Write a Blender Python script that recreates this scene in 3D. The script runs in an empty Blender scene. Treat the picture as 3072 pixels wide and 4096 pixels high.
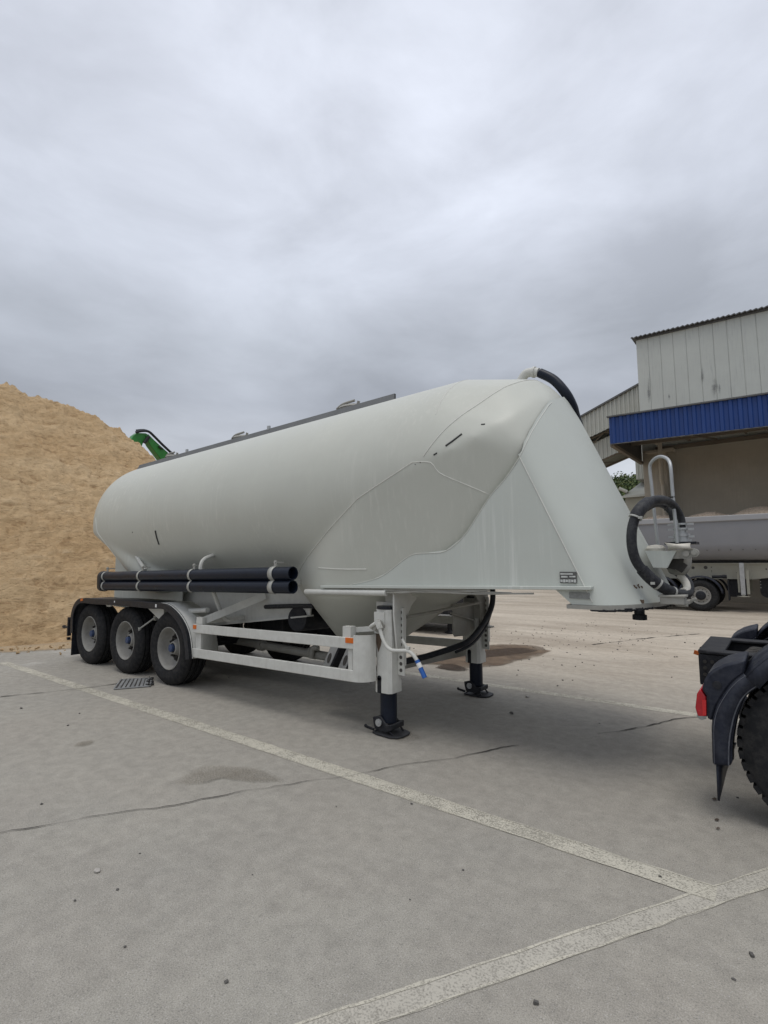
import bpy, bmesh, math, random
import numpy as np
from mathutils import Vector, Matrix, noise
from mathutils.bvhtree import BVHTree
R = math.radians
sc = bpy.context.scene
col = sc.collection
random.seed(7)

# ------------------------------------------------------------------ camera
F_PX, YAW, PITCH, ROLL = 510.7855, -.6587, .0971, -.0068     # for a 768 x 1024 frame
CAM = Vector((7.1172, -5.2653, 1.7462))
_f = Vector((math.sin(YAW) * math.cos(PITCH), math.cos(YAW) * math.cos(PITCH), math.sin(PITCH)))
_r0 = Vector((math.cos(YAW), -math.sin(YAW), 0)); _u0 = _r0.cross(_f)
_r = _r0 * math.cos(ROLL) + _u0 * math.sin(ROLL); _u = _r.cross(_f)
cam_d = bpy.data.cameras.new('camera'); cam = bpy.data.objects.new('camera', cam_d); col.objects.link(cam)
m = Matrix(((_r.x, _u.x, -_f.x), (_r.y, _u.y, -_f.y), (_r.z, _u.z, -_f.z))).to_4x4(); m.translation = CAM
cam.matrix_world = m
cam_d.sensor_fit = 'VERTICAL'; cam_d.sensor_height = 36; cam_d.lens = F_PX / 1024 * 36
cam_d.clip_start = .05; cam_d.clip_end = 3000
sc.camera = cam

def at(x, y, ax, v):
    """point where the sight line through a spot of the 3072 x 4096 photograph meets the plane axis = v"""
    d = _f + _r * ((x / 4 - 384) / F_PX) + _u * ((512 - y / 4) / F_PX)
    return CAM + d * ((v - CAM[ax]) / d[ax])
def zone(ox, oy, s): return lambda a, b, ax, v: at(ox + a / s, oy + b / s, ax, v)
z1, z2, z3 = zone(200, 2150, 2.0738), zone(700, 2150, 1.659), zone(1400, 2200, 2.37)
z4, z5, z6, ztr = zone(2350, 1750, 2.298), zone(2300, 1200, 2.149), zone(2650, 2000, 3.931), zone(2650, 2400, 2.2109)

# ------------------------------------------------------------------ light and sky
SUN_EL, SUN_AZ = R(76), R(150)         # azimuth: direction towards the sun, counted from +Y towards +X
world = bpy.data.worlds.new('World'); sc.world = world; world.use_nodes = True
nt = world.node_tree; nt.nodes.clear()
def wn(t, **k):
    n = nt.nodes.new(t)
    for a, b in k.items(): setattr(n, a, b)
    return n
out = wn('ShaderNodeOutputWorld'); bg = wn('ShaderNodeBackground')
sky = wn('ShaderNodeTexSky', sky_type='NISHITA', sun_disc=False, sun_elevation=SUN_EL, sun_rotation=SUN_AZ)
tc = wn('ShaderNodeTexCoord'); sep = wn('ShaderNodeSeparateXYZ')
nt.links.new(tc.outputs['Generated'], sep.inputs[0])
def math_(op, a, b=None, clamp=False):
    n = wn('ShaderNodeMath', operation=op, use_clamp=clamp)
    for i, v in enumerate((a, b)):
        if v is None: continue
        if isinstance(v, (int, float)): n.inputs[i].default_value = v
        else: nt.links.new(v, n.inputs[i])
    return n.outputs[0]
zz = math_('MAXIMUM', sep.outputs['Z'], 0.0); den = math_('ADD', zz, .16)
cmb = wn('ShaderNodeCombineXYZ')
nt.links.new(sep.outputs['X'], cmb.inputs[0]); nt.links.new(sep.outputs['Y'], cmb.inputs[1])
nt.links.new(math_('MULTIPLY', math_('POWER', zz, .7), 2.6), cmb.inputs[2])
def nz(scale, detail, rough, dist=0.):
    n = wn('ShaderNodeTexNoise'); n.inputs['Scale'].default_value = scale; n.inputs['Detail'].default_value = detail
    n.inputs['Roughness'].default_value = rough; n.inputs['Distortion'].default_value = dist
    nt.links.new(cmb.outputs[0], n.inputs['Vector']); return n.outputs['Fac']
nA, nB = nz(3.0, 9, .54, .25), nz(1.2, 3, .5)
base = wn('ShaderNodeValToRGB'); e = base.color_ramp                # cloud deck brightness by height (sine of elevation)
stops = [(0., (.46, .50, .57)), (.10, (.68, .71, .765)), (.18, (.62, .65, .71)), (.29, (.455, .485, .545)), (.39, (.50, .535, .60)),
         (.52, (.65, .69, .78)), (.68, (.75, .79, .89)), (.80, (.78, .82, .92)), (1., (1.05, 1.06, 1.1))]
while len(e.elements) < len(stops): e.elements.new(.5)
for el, (p_, c_) in zip(e.elements, stops): el.position = p_; el.color = (*c_, 1)
nt.links.new(zz, base.inputs[0])
mr = wn('ShaderNodeMapRange'); nt.links.new(nA, mr.inputs[0])
for i, v in zip((1, 2, 3, 4), (.30, .72, .82, 1.20)): mr.inputs[i].default_value = v
mr2 = wn('ShaderNodeMapRange'); nt.links.new(nB, mr2.inputs[0])
for i, v in zip((1, 2, 3, 4), (.3, .7, .88, 1.12)): mr2.inputs[i].default_value = v
mul = wn('ShaderNodeVectorMath', operation='SCALE'); nt.links.new(base.outputs[0], mul.inputs[0])
nt.links.new(math_('MULTIPLY', mr.outputs[0], mr2.outputs[0]), mul.inputs['Scale'])
sk = wn('ShaderNodeVectorMath', operation='SCALE'); nt.links.new(sky.outputs[0], sk.inputs[0]); sk.inputs['Scale'].default_value = .10
mixc = wn('ShaderNodeMix', data_type='RGBA'); mixc.inputs[0].default_value = .94     # overcast: the deck hides nearly all blue
nt.links.new(sk.outputs[0], mixc.inputs[6]); nt.links.new(mul.outputs[0], mixc.inputs[7])
nt.links.new(mixc.outputs[2], bg.inputs[0]); bg.inputs[1].default_value = 1.0
nt.links.new(bg.outputs[0], out.inputs[0])
sun_d = bpy.data.lights.new('sun', 'SUN'); sun_d.energy = 1.15; sun_d.angle = R(30); sun_d.color = (1, .965, .91)
sun = bpy.data.objects.new('sun', sun_d); col.objects.link(sun)
sd = Vector((math.sin(SUN_AZ) * math.cos(SUN_EL), math.cos(SUN_AZ) * math.cos(SUN_EL), math.sin(SUN_EL)))
sun.rotation_euler = (-sd).to_track_quat('-Z', 'Y').to_euler(); sun.location = (0, 0, 40)
sc.view_settings.view_transform = 'Standard'; sc.view_settings.look = 'None'
sc.view_settings.exposure = 0; sc.view_settings.gamma = 1
sc.cycles.max_bounces = 6; sc.cycles.diffuse_bounces = 4

# ------------------------------------------------------------------ materials
def mat(name, c, rough=.6, metal=0., spec=.4, var=.12, vscale=3., dust=0., dustc=(.36, .33, .29), bump=0., bscale=30., streak=0.,
        streakc=(.3, .3, .28), topdust=0., coat=0.):
    mt = bpy.data.materials.new(name); mt.use_nodes = True; t = mt.node_tree; N = t.nodes; L = t.links
    b = N['Principled BSDF']; b.inputs['Roughness'].default_value = rough; b.inputs['Metallic'].default_value = metal
    b.inputs['Specular IOR Level'].default_value = spec; b.inputs['Coat Weight'].default_value = coat
    geo = N.new('ShaderNodeNewGeometry')
    n = N.new('ShaderNodeTexNoise'); n.inputs['Scale'].default_value = vscale; n.inputs['Detail'].default_value = 6; n.inputs['Roughness'].default_value = .62
    L.new(geo.outputs['Position'], n.inputs['Vector'])
    r_ = N.new('ShaderNodeMapRange'); L.new(n.outputs['Fac'], r_.inputs[0])
    for i, v in zip((1, 2, 3, 4), (.3, .7, 1 - var, 1 + var)): r_.inputs[i].default_value = v
    s = N.new('ShaderNodeVectorMath'); s.operation = 'SCALE'; s.inputs[0].default_value = c; L.new(r_.outputs[0], s.inputs['Scale'])
    cur = s.outputs[0]
    def mix(cur, fac, c2):
        x = N.new('ShaderNodeMix'); x.data_type = 'RGBA'; L.new(fac, x.inputs[0]); L.new(cur, x.inputs[6]); x.inputs[7].default_value = (*c2, 1); return x.outputs[2]
    if dust:
        d = N.new('ShaderNodeTexNoise'); d.inputs['Scale'].default_value = vscale * 2.7; d.inputs['Detail'].default_value = 8; d.inputs['Roughness'].default_value = .7
        L.new(geo.outputs['Position'], d.inputs['Vector'])
        q = N.new('ShaderNodeMapRange'); L.new(d.outputs['Fac'], q.inputs[0])
        for i, v in zip((1, 2, 3, 4), (.42, .75, 0., dust)): q.inputs[i].default_value = v
        cur = mix(cur, q.outputs[0], dustc)
    if topdust:
        sx = N.new('ShaderNodeSeparateXYZ'); L.new(geo.outputs['Normal'], sx.inputs[0])
        q = N.new('ShaderNodeMapRange'); L.new(sx.outputs['Z'], q.inputs[0])
        for i, v in zip((1, 2, 3, 4), (.2, .95, 0., topdust)): q.inputs[i].default_value = v
        cur = mix(cur, q.outputs[0], dustc)
    if streak:
        mp = N.new('ShaderNodeMapping'); mp.inputs['Scale'].default_value = (14, 14, .55); L.new(geo.outputs['Position'], mp.inputs[0])
        k = N.new('ShaderNodeTexNoise'); k.inputs['Scale'].default_value = 1.6; k.inputs['Detail'].default_value = 5; k.inputs['Roughness'].default_value = .65
        L.new(mp.outputs[0], k.inputs['Vector'])
        k2 = N.new('ShaderNodeTexNoise'); k2.inputs['Scale'].default_value = .9; k2.inputs['Detail'].default_value = 2; L.new(geo.outputs['Position'], k2.inputs['Vector'])
        q = N.new('ShaderNodeMapRange'); L.new(k.outputs['Fac'], q.inputs[0])
        for i, v in zip((1, 2, 3, 4), (.52, .74, 0., streak)): q.inputs[i].default_value = v
        q2 = N.new('ShaderNodeMapRange'); L.new(k2.outputs['Fac'], q2.inputs[0])
        for i, v in zip((1, 2, 3, 4), (.42, .62, .1, 1.)): q2.inputs[i].default_value = v
        mm = N.new('ShaderNodeMath'); mm.operation = 'MULTIPLY'; L.new(q.outputs[0], mm.inputs[0]); L.new(q2.outputs[0], mm.inputs[1])
        cur = mix(cur, mm.outputs[0], streakc)
    L.new(cur, b.inputs['Base Color'])
    rr = N.new('ShaderNodeMapRange'); L.new(n.outputs['Fac'], rr.inputs[0])
    for i, v in zip((1, 2, 3, 4), (.3, .7, max(.05, rough - .08), min(1, rough + .1))): rr.inputs[i].default_value = v
    L.new(rr.outputs[0], b.inputs['Roughness'])
    if bump:
        bn = N.new('ShaderNodeTexNoise'); bn.inputs['Scale'].default_value = bscale; bn.inputs['Detail'].default_value = 6
        L.new(geo.outputs['Position'], bn.inputs['Vector'])
        bp = N.new('ShaderNodeBump'); bp.inputs['Strength'].default_value = bump; bp.inputs['Distance'].default_value = .02
        L.new(bn.outputs['Fac'], bp.inputs['Height']); L.new(bp.outputs[0], b.inputs['Normal'])
    return mt

M = dict(
    tank=mat('tank_paint', (.50, .508, .452), .42, spec=.45, var=.035, vscale=1.1, dust=.16, dustc=(.42, .41, .36), streak=.5, streakc=(.68, .67, .61), bump=.09, bscale=1.6),
    apron=mat('apron_paint', (.50, .525, .482), .42, spec=.45, var=.03, vscale=1.3, dust=.12, dustc=(.42, .41, .36), streak=.7, streakc=(.68, .69, .65), bump=.04, bscale=2.),
    edge=mat('dusty_highlight_edge', (.09, .095, .11), .6, var=.3, vscale=14), lens=mat('bright_red_lens', (.55, .015, .02), .15, var=.1, vscale=60, coat=.5),
    nose=mat('nose_paint', (.50, .525, .482), .42, spec=.45, var=.03, vscale=1.1, dust=.14, dustc=(.42, .41, .36), streak=.12, streakc=(.62, .63, .59), bump=.05, bscale=1.3),
    bead=mat('weld_bead', (.60, .60, .55), .5, var=.1, vscale=9),
    grey=mat('grey_paint', (.57, .57, .53), .5, var=.07, vscale=5, dust=.3, dustc=(.36, .34, .30), streak=.25, streakc=(.26, .24, .2)),
    dgrey=mat('dirty_paint', (.31, .305, .275), .6, var=.14, vscale=5, dust=.5, dustc=(.26, .23, .19)),
    walk=mat('walkway_grey', (.20, .205, .21), .7, var=.1),
    black=mat('black_plastic', (.014, .016, .021), .4, spec=.22, var=.25, vscale=8, dust=.2, dustc=(.12, .12, .12), topdust=.10),
    tube=mat('black_tube', (.009, .013, .023), .34, spec=.22, var=.2, vscale=6, dust=.05, dustc=(.06, .065, .075), topdust=.05),
    rubber=mat('tyre_rubber', (.017, .0175, .019), 0.8, spec=.15, var=.25, vscale=7, dust=.4, dustc=(.085, .08, .072), bump=.08, bscale=50),
    hose=mat('hose_rubber', (.019, .020, .024), .55, spec=.25, var=.25, vscale=12, dust=.35, dustc=(.13, .13, .125), bump=.12, bscale=40),
    rim=mat('rim_grey', (.27, .265, .245), .6, var=.16, vscale=6, dust=.5, dustc=(.2, .18, .15)),
    hub=mat('hub_blue', (.012, .04, .12), .5, var=.2, vscale=20, dust=.3),
    bolt=mat('wheel_bolt', (.05, .047, .043), .6, metal=.4, var=.2, vscale=20),
    steel=mat('galvanised_steel', (.42, .43, .43), .45, metal=.6, var=.12, vscale=9),
    strap=mat('strap_steel', (.40, .40, .37), .5, metal=.3, var=.15, vscale=14),
    orange=mat('orange_reflector', (.62, .14, .015), .3, var=.1, vscale=40),
    red=mat('red_lamp', (.40, .012, .02), .2, var=.15, vscale=25, coat=.4),
    blue=mat('blue_grip', (.02, .10, .36), .4, var=.1, vscale=30),
    white=mat('white_tape', (.7, .7, .68), .6, var=.1, vscale=30),
    navy=mat('dusty_fender_plastic', (.016, .019, .030), .42, spec=.22, var=.25, vscale=6, dust=.32, dustc=(.10, .105, .12), topdust=.16, streak=.22, streakc=(.16, .165, .18)),
    chassis=mat('black_chassis', (.014, .015, .019), .5, spec=.22, var=.2, vscale=6, dust=.3, dustc=(.10, .098, .095), topdust=.16),
    clad=mat('wall_cladding', (.50, .52, .485), .55, var=.05, vscale=.5, dust=.22, dustc=(.36, .37, .35), streak=.75, streakc=(.30, .31, .31)),
    corr=mat('corrugated_sheet', (.44, .45, .41), .55, var=.07, vscale=.7, dust=.35, dustc=(.33, .32, .28)),
    bluec=mat('blue_sheet', (.012, .045, .185), .45, var=.12, vscale=.8, streak=.4, streakc=(.04, .09, .27)),
    conc=mat('dusty_concrete_wall', (.44, .40, .33), .85, var=.12, vscale=.45, dust=.5, dustc=(.34, .305, .25), streak=.5, streakc=(.32, .28, .22), bump=.25, bscale=4),
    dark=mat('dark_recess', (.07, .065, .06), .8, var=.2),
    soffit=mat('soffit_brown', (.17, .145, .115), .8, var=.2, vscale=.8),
    roofe=mat('roof_edge', (.11, .11, .11), .6, var=.2),
    tipgrey=mat('tipper_grey_paint', (.225, .23, .245), .45, var=.05, vscale=1, dust=.2, dustc=(.27, .255, .24)),
    tiprim=mat('tipper_rim', (.33, .335, .345), .5, var=.06, vscale=1, topdust=.6, dustc=(.5, .46, .4)),
    tipch=mat('tipper_chassis', (.33, .325, .27), .55, var=.1, vscale=2, dust=.4, dustc=(.3, .27, .22)),
    gravel=mat('gravel_load', (.46, .37, .28), .95, var=.4, vscale=18, bump=1., bscale=25),
    green=mat('green_paint', (.028, .20, .035), .35, var=.1, vscale=3),
    leafA=mat('leaf_dark', (.035, .06, .018), .7, var=.4, vscale=1.2), leafB=mat('leaf_mid', (.065, .10, .03), .7, var=.4, vscale=1.2),
    leafC=mat('leaf_light', (.12, .145, .045), .7, var=.4, vscale=1.2), bark=mat('bark', (.10, .075, .05), .9, var=.3),
    stone=mat('loose_stone', (.10, .095, .088), .9, var=.3, vscale=30), pale=mat('pale_stone', (.36, .34, .31), .9, var=.2, vscale=30),
    plate=mat('type_plate_dark', (.10, .10, .095), .6, var=.3, vscale=40), plate2=mat('worn_sticker', (.24, .245, .235), .7, var=.25, vscale=25),
    platew=mat('type_plate_pale', (.5, .51, .49), .6, var=.2, vscale=40),
    rust=mat('rust_smear', (.12, .085, .06), .8, var=.3, vscale=30),
    scuff=mat('black_scuff', (.035, .035, .035), .7, var=.3, vscale=40), tan=mat('tan_bag', (.60, .57, .50), .8, var=.12, vscale=12),
    glass=mat('cab_glass', (.02, .025, .03), .08, var=.05), drumr=mat('brown_rim', (.035, .028, .024), .55, var=.4, vscale=6, dust=.4, dustc=(.08, .055, .04)),
)

def node_mat(name): 
    mt = bpy.data.materials.new(name); mt.use_nodes = True; t = mt.node_tree; return mt, t.nodes, t.links, t.nodes['Principled BSDF']
def tex(N, L, vec, scale, detail=5, rough=.6, dist=0.):
    n = N.new('ShaderNodeTexNoise'); n.inputs['Scale'].default_value = scale; n.inputs['Detail'].default_value = detail
    n.inputs['Roughness'].default_value = rough; n.inputs['Distortion'].default_value = dist; L.new(vec, n.inputs['Vector']); return n.outputs['Fac']
def rng(N, L, x, a, b, c, d):
    q = N.new('ShaderNodeMapRange'); L.new(x, q.inputs[0])
    for i, v in zip((1, 2, 3, 4), (a, b, c, d)): q.inputs[i].default_value = v
    return q.outputs[0]
def mixn(N, L, fac, a, b, blend='MIX'):
    x = N.new('ShaderNodeMix'); x.data_type = 'RGBA'; x.blend_type = blend
    for i, v in zip((0, 6, 7), (fac, a, b)):
        if isinstance(v, (int, float)): x.inputs[i].default_value = v
        elif isinstance(v, tuple): x.inputs[i].default_value = (*v, 1)
        else: L.new(v, x.inputs[i])
    return x.outputs[2]
def mth(N, L, op, a, b):
    n = N.new('ShaderNodeMath'); n.operation = op
    for i, v in enumerate((a, b)):
        if isinstance(v, (int, float)): n.inputs[i].default_value = v
        else: L.new(v, n.inputs[i])
    return n.outputs[0]

def ground_material():
    mt, N, L, b = node_mat('dusty_concrete_ground')
    geo = N.new('ShaderNodeNewGeometry'); P_ = geo.outputs['Position']
    big = tex(N, L, P_, .22, 4, .55, .4); mid = tex(N, L, P_, 1.1, 7, .6, .3); fine = tex(N, L, P_, 9, 8, .65); grit = tex(N, L, P_, 110, 2, .5)
    # tyre-swept dust bands run along the yard (X); they are worn into the surface
    mp = N.new('ShaderNodeMapping'); mp.inputs['Scale'].default_value = (.22, .95, 1); mp.inputs['Rotation'].default_value = (0, 0, R(8)); L.new(P_, mp.inputs[0])
    band = tex(N, L, mp.outputs[0], 1.0, 8, .62, .6)
    sx = N.new('ShaderNodeSeparateXYZ'); L.new(P_, sx.inputs[0])
    yd = mth(N, L, 'ADD', sx.outputs['Y'], mth(N, L, 'MULTIPLY', mth(N, L, 'SUBTRACT', big, .5), 3.))
    far = rng(N, L, yd, .4, 5., 0., 1.)                       # the driven yard beyond the bays is dusted tan
    c1 = mixn(N, L, rng(N, L, mid, .3, .72, 0., 1.), (.285, .272, .242), (.325, .31, .272))
    c1 = mixn(N, L, rng(N, L, big, .35, .68, 0., .55), c1, (.335, .308, .262))
    c1 = mixn(N, L, rng(N, L, tex(N, L, P_, .55, 6, .6, .5), .45, .7, 0., .5), c1, (.30, .276, .24))
    c2 = mixn(N, L, rng(N, L, band, .34, .66, 0., 1.), (.36, .305, .24), (.54, .475, .385))
    c = mixn(N, L, far, c1, c2)
    # whitish dust near the bay row
    white = mth(N, L, 'MULTIPLY', rng(N, L, tex(N, L, P_, .6, 9, .7, 1.), .5, .68, 0., .5), rng(N, L, sx.outputs['X'], -1.5, -3.6, 0., 1.))
    c = mixn(N, L, white, c, (.55, .53, .49))
    # damp dark smears and oil drips
    sm = tex(N, L, P_, 2.3, 8, .68, .8)
    c = mixn(N, L, rng(N, L, sm, .62, .78, 0., .4), c, (.17, .155, .14))
    mp2 = N.new('ShaderNodeMapping'); mp2.inputs['Rotation'].default_value = (0, 0, R(-25)); mp2.inputs['Scale'].default_value = (1.2, 6, 1); L.new(P_, mp2.inputs[0])
    c = mixn(N, L, rng(N, L, tex(N, L, mp2.outputs[0], .8, 6, .62, .5), .58, .75, 0., .3), c, (.22, .205, .185))
    # exposed aggregate
    v = N.new('ShaderNodeTexVoronoi'); v.inputs['Scale'].default_value = 115; L.new(P_, v.inputs['Vector'])
    sh = N.new('ShaderNodeSeparateColor'); L.new(v.outputs['Color'], sh.inputs[0])
    spk = mth(N, L, 'MULTIPLY', rng(N, L, sh.outputs[0], .62, .9, 0., 1.), rng(N, L, v.outputs['Distance'], .5, .2, 0., .5))
    c = mixn(N, L, spk, c, (.11, .107, .104))
    spl = mth(N, L, 'MULTIPLY', rng(N, L, sh.outputs[1], .72, .95, 0., 1.), rng(N, L, v.outputs['Distance'], .5, .2, 0., .6))
    c = mixn(N, L, spl, c, (.42, .40, .375))
    c = mixn(N, L, .5, c, mixn(N, L, rng(N, L, fine, .3, .7, 0., 1.), (.72, .72, .72), (1.25, 1.25, 1.25)), 'MULTIPLY')
    c = mixn(N, L, .8, c, mixn(N, L, rng(N, L, tex(N, L, P_, 150, 3, .7), .3, .7, 0., 1.), (.62, .62, .62), (1.36, 1.36, 1.36)), 'MULTIPLY')
    L.new(c, b.inputs['Base Color']); b.inputs['Roughness'].default_value = .88; b.inputs['Specular IOR Level'].default_value = .25
    h = mth(N, L, 'ADD', mth(N, L, 'MULTIPLY', grit, .35), fine)
    bp = N.new('ShaderNodeBump'); bp.inputs['Strength'].default_value = .35; bp.inputs['Distance'].default_value = .012
    L.new(h, bp.inputs['Height']); L.new(bp.outputs[0], b.inputs['Normal'])
    return mt
def worn_mat(name, c, thr, c2=None, scale=7., soft=.1, fade=False):
    """paint or dirt worn through to what lies below, by a transparent noise"""
    mt, N, L, b = node_mat(name)
    geo = N.new('ShaderNodeNewGeometry'); P_ = geo.outputs['Position']
    a = tex(N, L, P_, scale, 10, .72, .2); w = tex(N, L, P_, .9, 3, .5); g = tex(N, L, P_, 95, 3, .6)
    s = mth(N, L, 'ADD', mth(N, L, 'ADD', mth(N, L, 'MULTIPLY', a, .3), mth(N, L, 'MULTIPLY', w, .2)), mth(N, L, 'MULTIPLY', g, .5))
    cc = mixn(N, L, rng(N, L, tex(N, L, P_, 3., 6, .6), .3, .7, 0., 1.), c, c2 or tuple(x * .8 for x in c))
    L.new(cc, b.inputs['Base Color']); b.inputs['Roughness'].default_value = .85; b.inputs['Specular IOR Level'].default_value = .25
    if fade:
        at_ = N.new('ShaderNodeAttribute'); at_.attribute_name = 'fade'
        s = mth(N, L, 'SUBTRACT', s, mth(N, L, 'MULTIPLY', at_.outputs['Fac'], .38))
    L.new(rng(N, L, s, thr, thr + soft, 0., 1.), b.inputs['Alpha'])
    return mt
def sand_material():
    mt, N, L, b = node_mat('clayey_sand')
    geo = N.new('ShaderNodeNewGeometry'); P_ = geo.outputs['Position']
    mp = N.new('ShaderNodeMapping'); mp.inputs['Scale'].default_value = (.9, .6, 1.9); L.new(P_, mp.inputs[0]); Q = mp.outputs[0]
    a = tex(N, L, Q, .35, 4, .6, .3); f = tex(N, L, Q, 2.2, 12, .72, .5); g = tex(N, L, Q, 14, 6, .7)
    c = mixn(N, L, rng(N, L, a, .35, .65, 0., 1.), (.53, .365, .20), (.62, .455, .27))
    c = mixn(N, L, rng(N, L, f, .55, .75, 0., .7), c, (.76, .59, .385))
    c = mixn(N, L, rng(N, L, f, .46, .33, 0., .75), c, (.29, .175, .085))  # clefts: shade painted into the sand colour where the noise is low
    c = mixn(N, L, rng(N, L, g, .44, .33, 0., .7), c, (.25, .15, .075))  # finer pits darkened the same way, as painted shade
    L.new(c, b.inputs['Base Color']); b.inputs['Roughness'].default_value = .95; b.inputs['Specular IOR Level'].default_value = .15
    bp = N.new('ShaderNodeBump'); bp.inputs['Strength'].default_value = .8; bp.inputs['Distance'].default_value = .30
    L.new(mth(N, L, 'ADD', f, mth(N, L, 'MULTIPLY', g, .3)), bp.inputs['Height']); L.new(bp.outputs[0], b.inputs['Normal'])
    return mt
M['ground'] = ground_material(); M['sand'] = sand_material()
M['line'] = worn_mat('worn_line_paint', (.54, .51, .425), .375, (.47, .445, .375), 9., .16)
M['line2'] = worn_mat('older_worn_line_paint', (.47, .445, .385), .335, (.43, .405, .35), 12., .2)
M['crack'] = worn_mat('ground_crack', (.05, .046, .042), .36, None, 3.)
M['wstain'] = worn_mat('water_stain', (.17, .175, .18), .30, None, 5., .3, True)
M['mud'] = worn_mat('wet_mud', (.21, .15, .10), .33, (.085, .06, .042), 2.2, .14, True)
M['mudwet'] = worn_mat('wettest_mud', (.05, .034, .024), .36, (.085, .06, .042), 3.5, .14, True)
M['stain'] = worn_mat('sandy_stain', (.235, .205, .16), .42, None, 2.5, .25, True)

# ------------------------------------------------------------------ mesh helpers
TILT = .02
ORG = {}
NOSPLIT = set('grease_crust grate_debris plate_field truss crown trunk cable_bundle walkway grip_hole hydraulic_hose fixing_clip water_stain landing_leg nose_cone cladding canopy_panel cable slot pivot_pin'.split())
class MB:
    def clusters(s):
        """pieces that stand apart from each other (gaps over 25 mm between their boxes)"""
        par = list(range(len(s.v)))
        def find(i):
            while par[i] != i: par[i] = par[par[i]]; i = par[i]
            return i
        for f in s.f:
            for k in f[1:]: par[find(k)] = find(f[0])
        isl = {}
        for i in range(len(s.v)): isl.setdefault(find(i), []).append(i)
        bx = [(np.array([s.v[i] for i in ix]).min(0) - .0125, np.array([s.v[i] for i in ix]).max(0) + .0125, ix) for ix in isl.values()]
        if len(bx) > 200: return [s]
        gp_ = list(range(len(bx)))
        def gf(i):
            while gp_[i] != i: i = gp_[i]
            return i
        for i in range(len(bx)):
            for j in range(i):
                if (bx[i][0] <= bx[j][1]).all() and (bx[j][0] <= bx[i][1]).all(): gp_[gf(i)] = gf(j)
        grp = {}
        for i, b in enumerate(bx): grp.setdefault(gf(i), []).extend(b[2])
        out_ = []
        for ix in grp.values():
            ix = sorted(ix); mp_ = {a: b for b, a in enumerate(ix)}; m_ = MB(); m_.v = [s.v[i] for i in ix]; m_.f = [tuple(mp_[k] for k in f) for f in s.f if f[0] in mp_]; out_.append(m_)
        return out_
    def __init__(s): s.v = []; s.f = []
    def add(s, vs, fs):
        o = len(s.v); s.v += [Vector(v) for v in vs]; s.f += [tuple(i + o for i in f) for f in fs]; return s
    def box(s, c, d, rot=None):
        c = Vector(c); h = Vector(d) / 2; vs = [Vector((x * h.x, y * h.y, z * h.z)) for x in (-1, 1) for y in (-1, 1) for z in (-1, 1)]
        if rot is not None: vs = [rot @ v for v in vs]
        return s.add([c + v for v in vs], [(0, 1, 3, 2), (4, 6, 7, 5), (0, 4, 5, 1), (2, 3, 7, 6), (0, 2, 6, 4), (1, 5, 7, 3)])
    def bar(s, a, b, w, h, up=(0, 0, 1)):
        a, b = Vector(a), Vector(b); x = (b - a).normalized(); u = Vector(up)
        if abs(x.dot(u)) > .98: u = Vector((1, 0, 0))
        y = u.cross(x).normalized(); z = x.cross(y)
        return s.box((a + b) / 2, ((b - a).length, w, h), Matrix((x, y, z)).transposed())
    def tube(s, pts, r, n=12, cap=True, smooth=0):
        pts = [Vector(p) for p in pts]
        if smooth: pts = spline(pts, smooth)
        k = len(pts); rs = r if isinstance(r, (list, tuple)) else [r] * k
        t0 = (pts[1] - pts[0]).normalized(); u = t0.orthogonal().normalized(); vs = []
        for i, p in enumerate(pts):
            t = (pts[min(i + 1, k - 1)] - pts[max(i - 1, 0)]).normalized()
            u = (u - t * u.dot(t)).normalized(); w = t.cross(u)
            vs += [p + (u * math.cos(a) + w * math.sin(a)) * rs[min(i, len(rs) - 1)] for a in (2 * math.pi * j / n for j in range(n))]
        fs = [(i * n + j, i * n + (j + 1) % n, (i + 1) * n + (j + 1) % n, (i + 1) * n + j) for i in range(k - 1) for j in range(n)]
        if cap: fs += [tuple(range(n - 1, -1, -1)), tuple(range((k - 1) * n, k * n))]
        return s.add(vs, fs)
    def lathe(s, prof, o, axis=(0, 1, 0), n=40):
        """prof: list of (along, radius)"""
        o = Vector(o); ax = Vector(axis).normalized(); u = ax.orthogonal().normalized(); w = ax.cross(u); vs = []
        for h, r in prof: vs += [o + ax * h + (u * math.cos(a) + w * math.sin(a)) * r for a in (2 * math.pi * j / n for j in range(n))]
        return s.add(vs, [(i * n + j, i * n + (j + 1) % n, (i + 1) * n + (j + 1) % n, (i + 1) * n + j) for i in range(len(prof) - 1) for j in range(n)])
    def disc(s, o, axis, r, h, n=20):
        o = Vector(o); ax = Vector(axis).normalized(); return s.tube([o - ax * h / 2, o + ax * h / 2], r, n)
    def prism(s, poly, ax, a, b):
        """poly in the two other axes (in xyz order), extruded along axis ax from a to b"""
        def pt(p, v): q = [p[0], p[1]]; q.insert(ax, v); return q
        n = len(poly); vs = [pt(p, a) for p in poly] + [pt(p, b) for p in poly]
        return s.add(vs, [tuple(range(n)), tuple(range(2 * n - 1, n - 1, -1))] + [(i, (i + 1) % n, n + (i + 1) % n, n + i) for i in range(n)])
    def strip(s, A, B):
        n = len(A); return s.add(list(A) + list(B), [(i, i + 1, n + i + 1, n + i) for i in range(n - 1)])
    def grid(s, rows):
        n = len(rows[0]); return s.add([p for r_ in rows for p in r_], [(i * n + j, i * n + j + 1, (i + 1) * n + j + 1, (i + 1) * n + j) for i in range(len(rows) - 1) for j in range(n - 1)])
    def build(s, name, mt, parent=None, tilt=False, bevel=0., smooth=35, solid=0., org=None):
        if parent is not None and name not in NOSPLIT:
            cl = s.clusters()
            if 1 < len(cl) <= 40: return [c_.build_one(name, mt, parent, tilt, bevel, smooth, solid, org) for c_ in cl][0]
        return s.build_one(name, mt, parent, tilt, bevel, smooth, solid, org)
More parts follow.
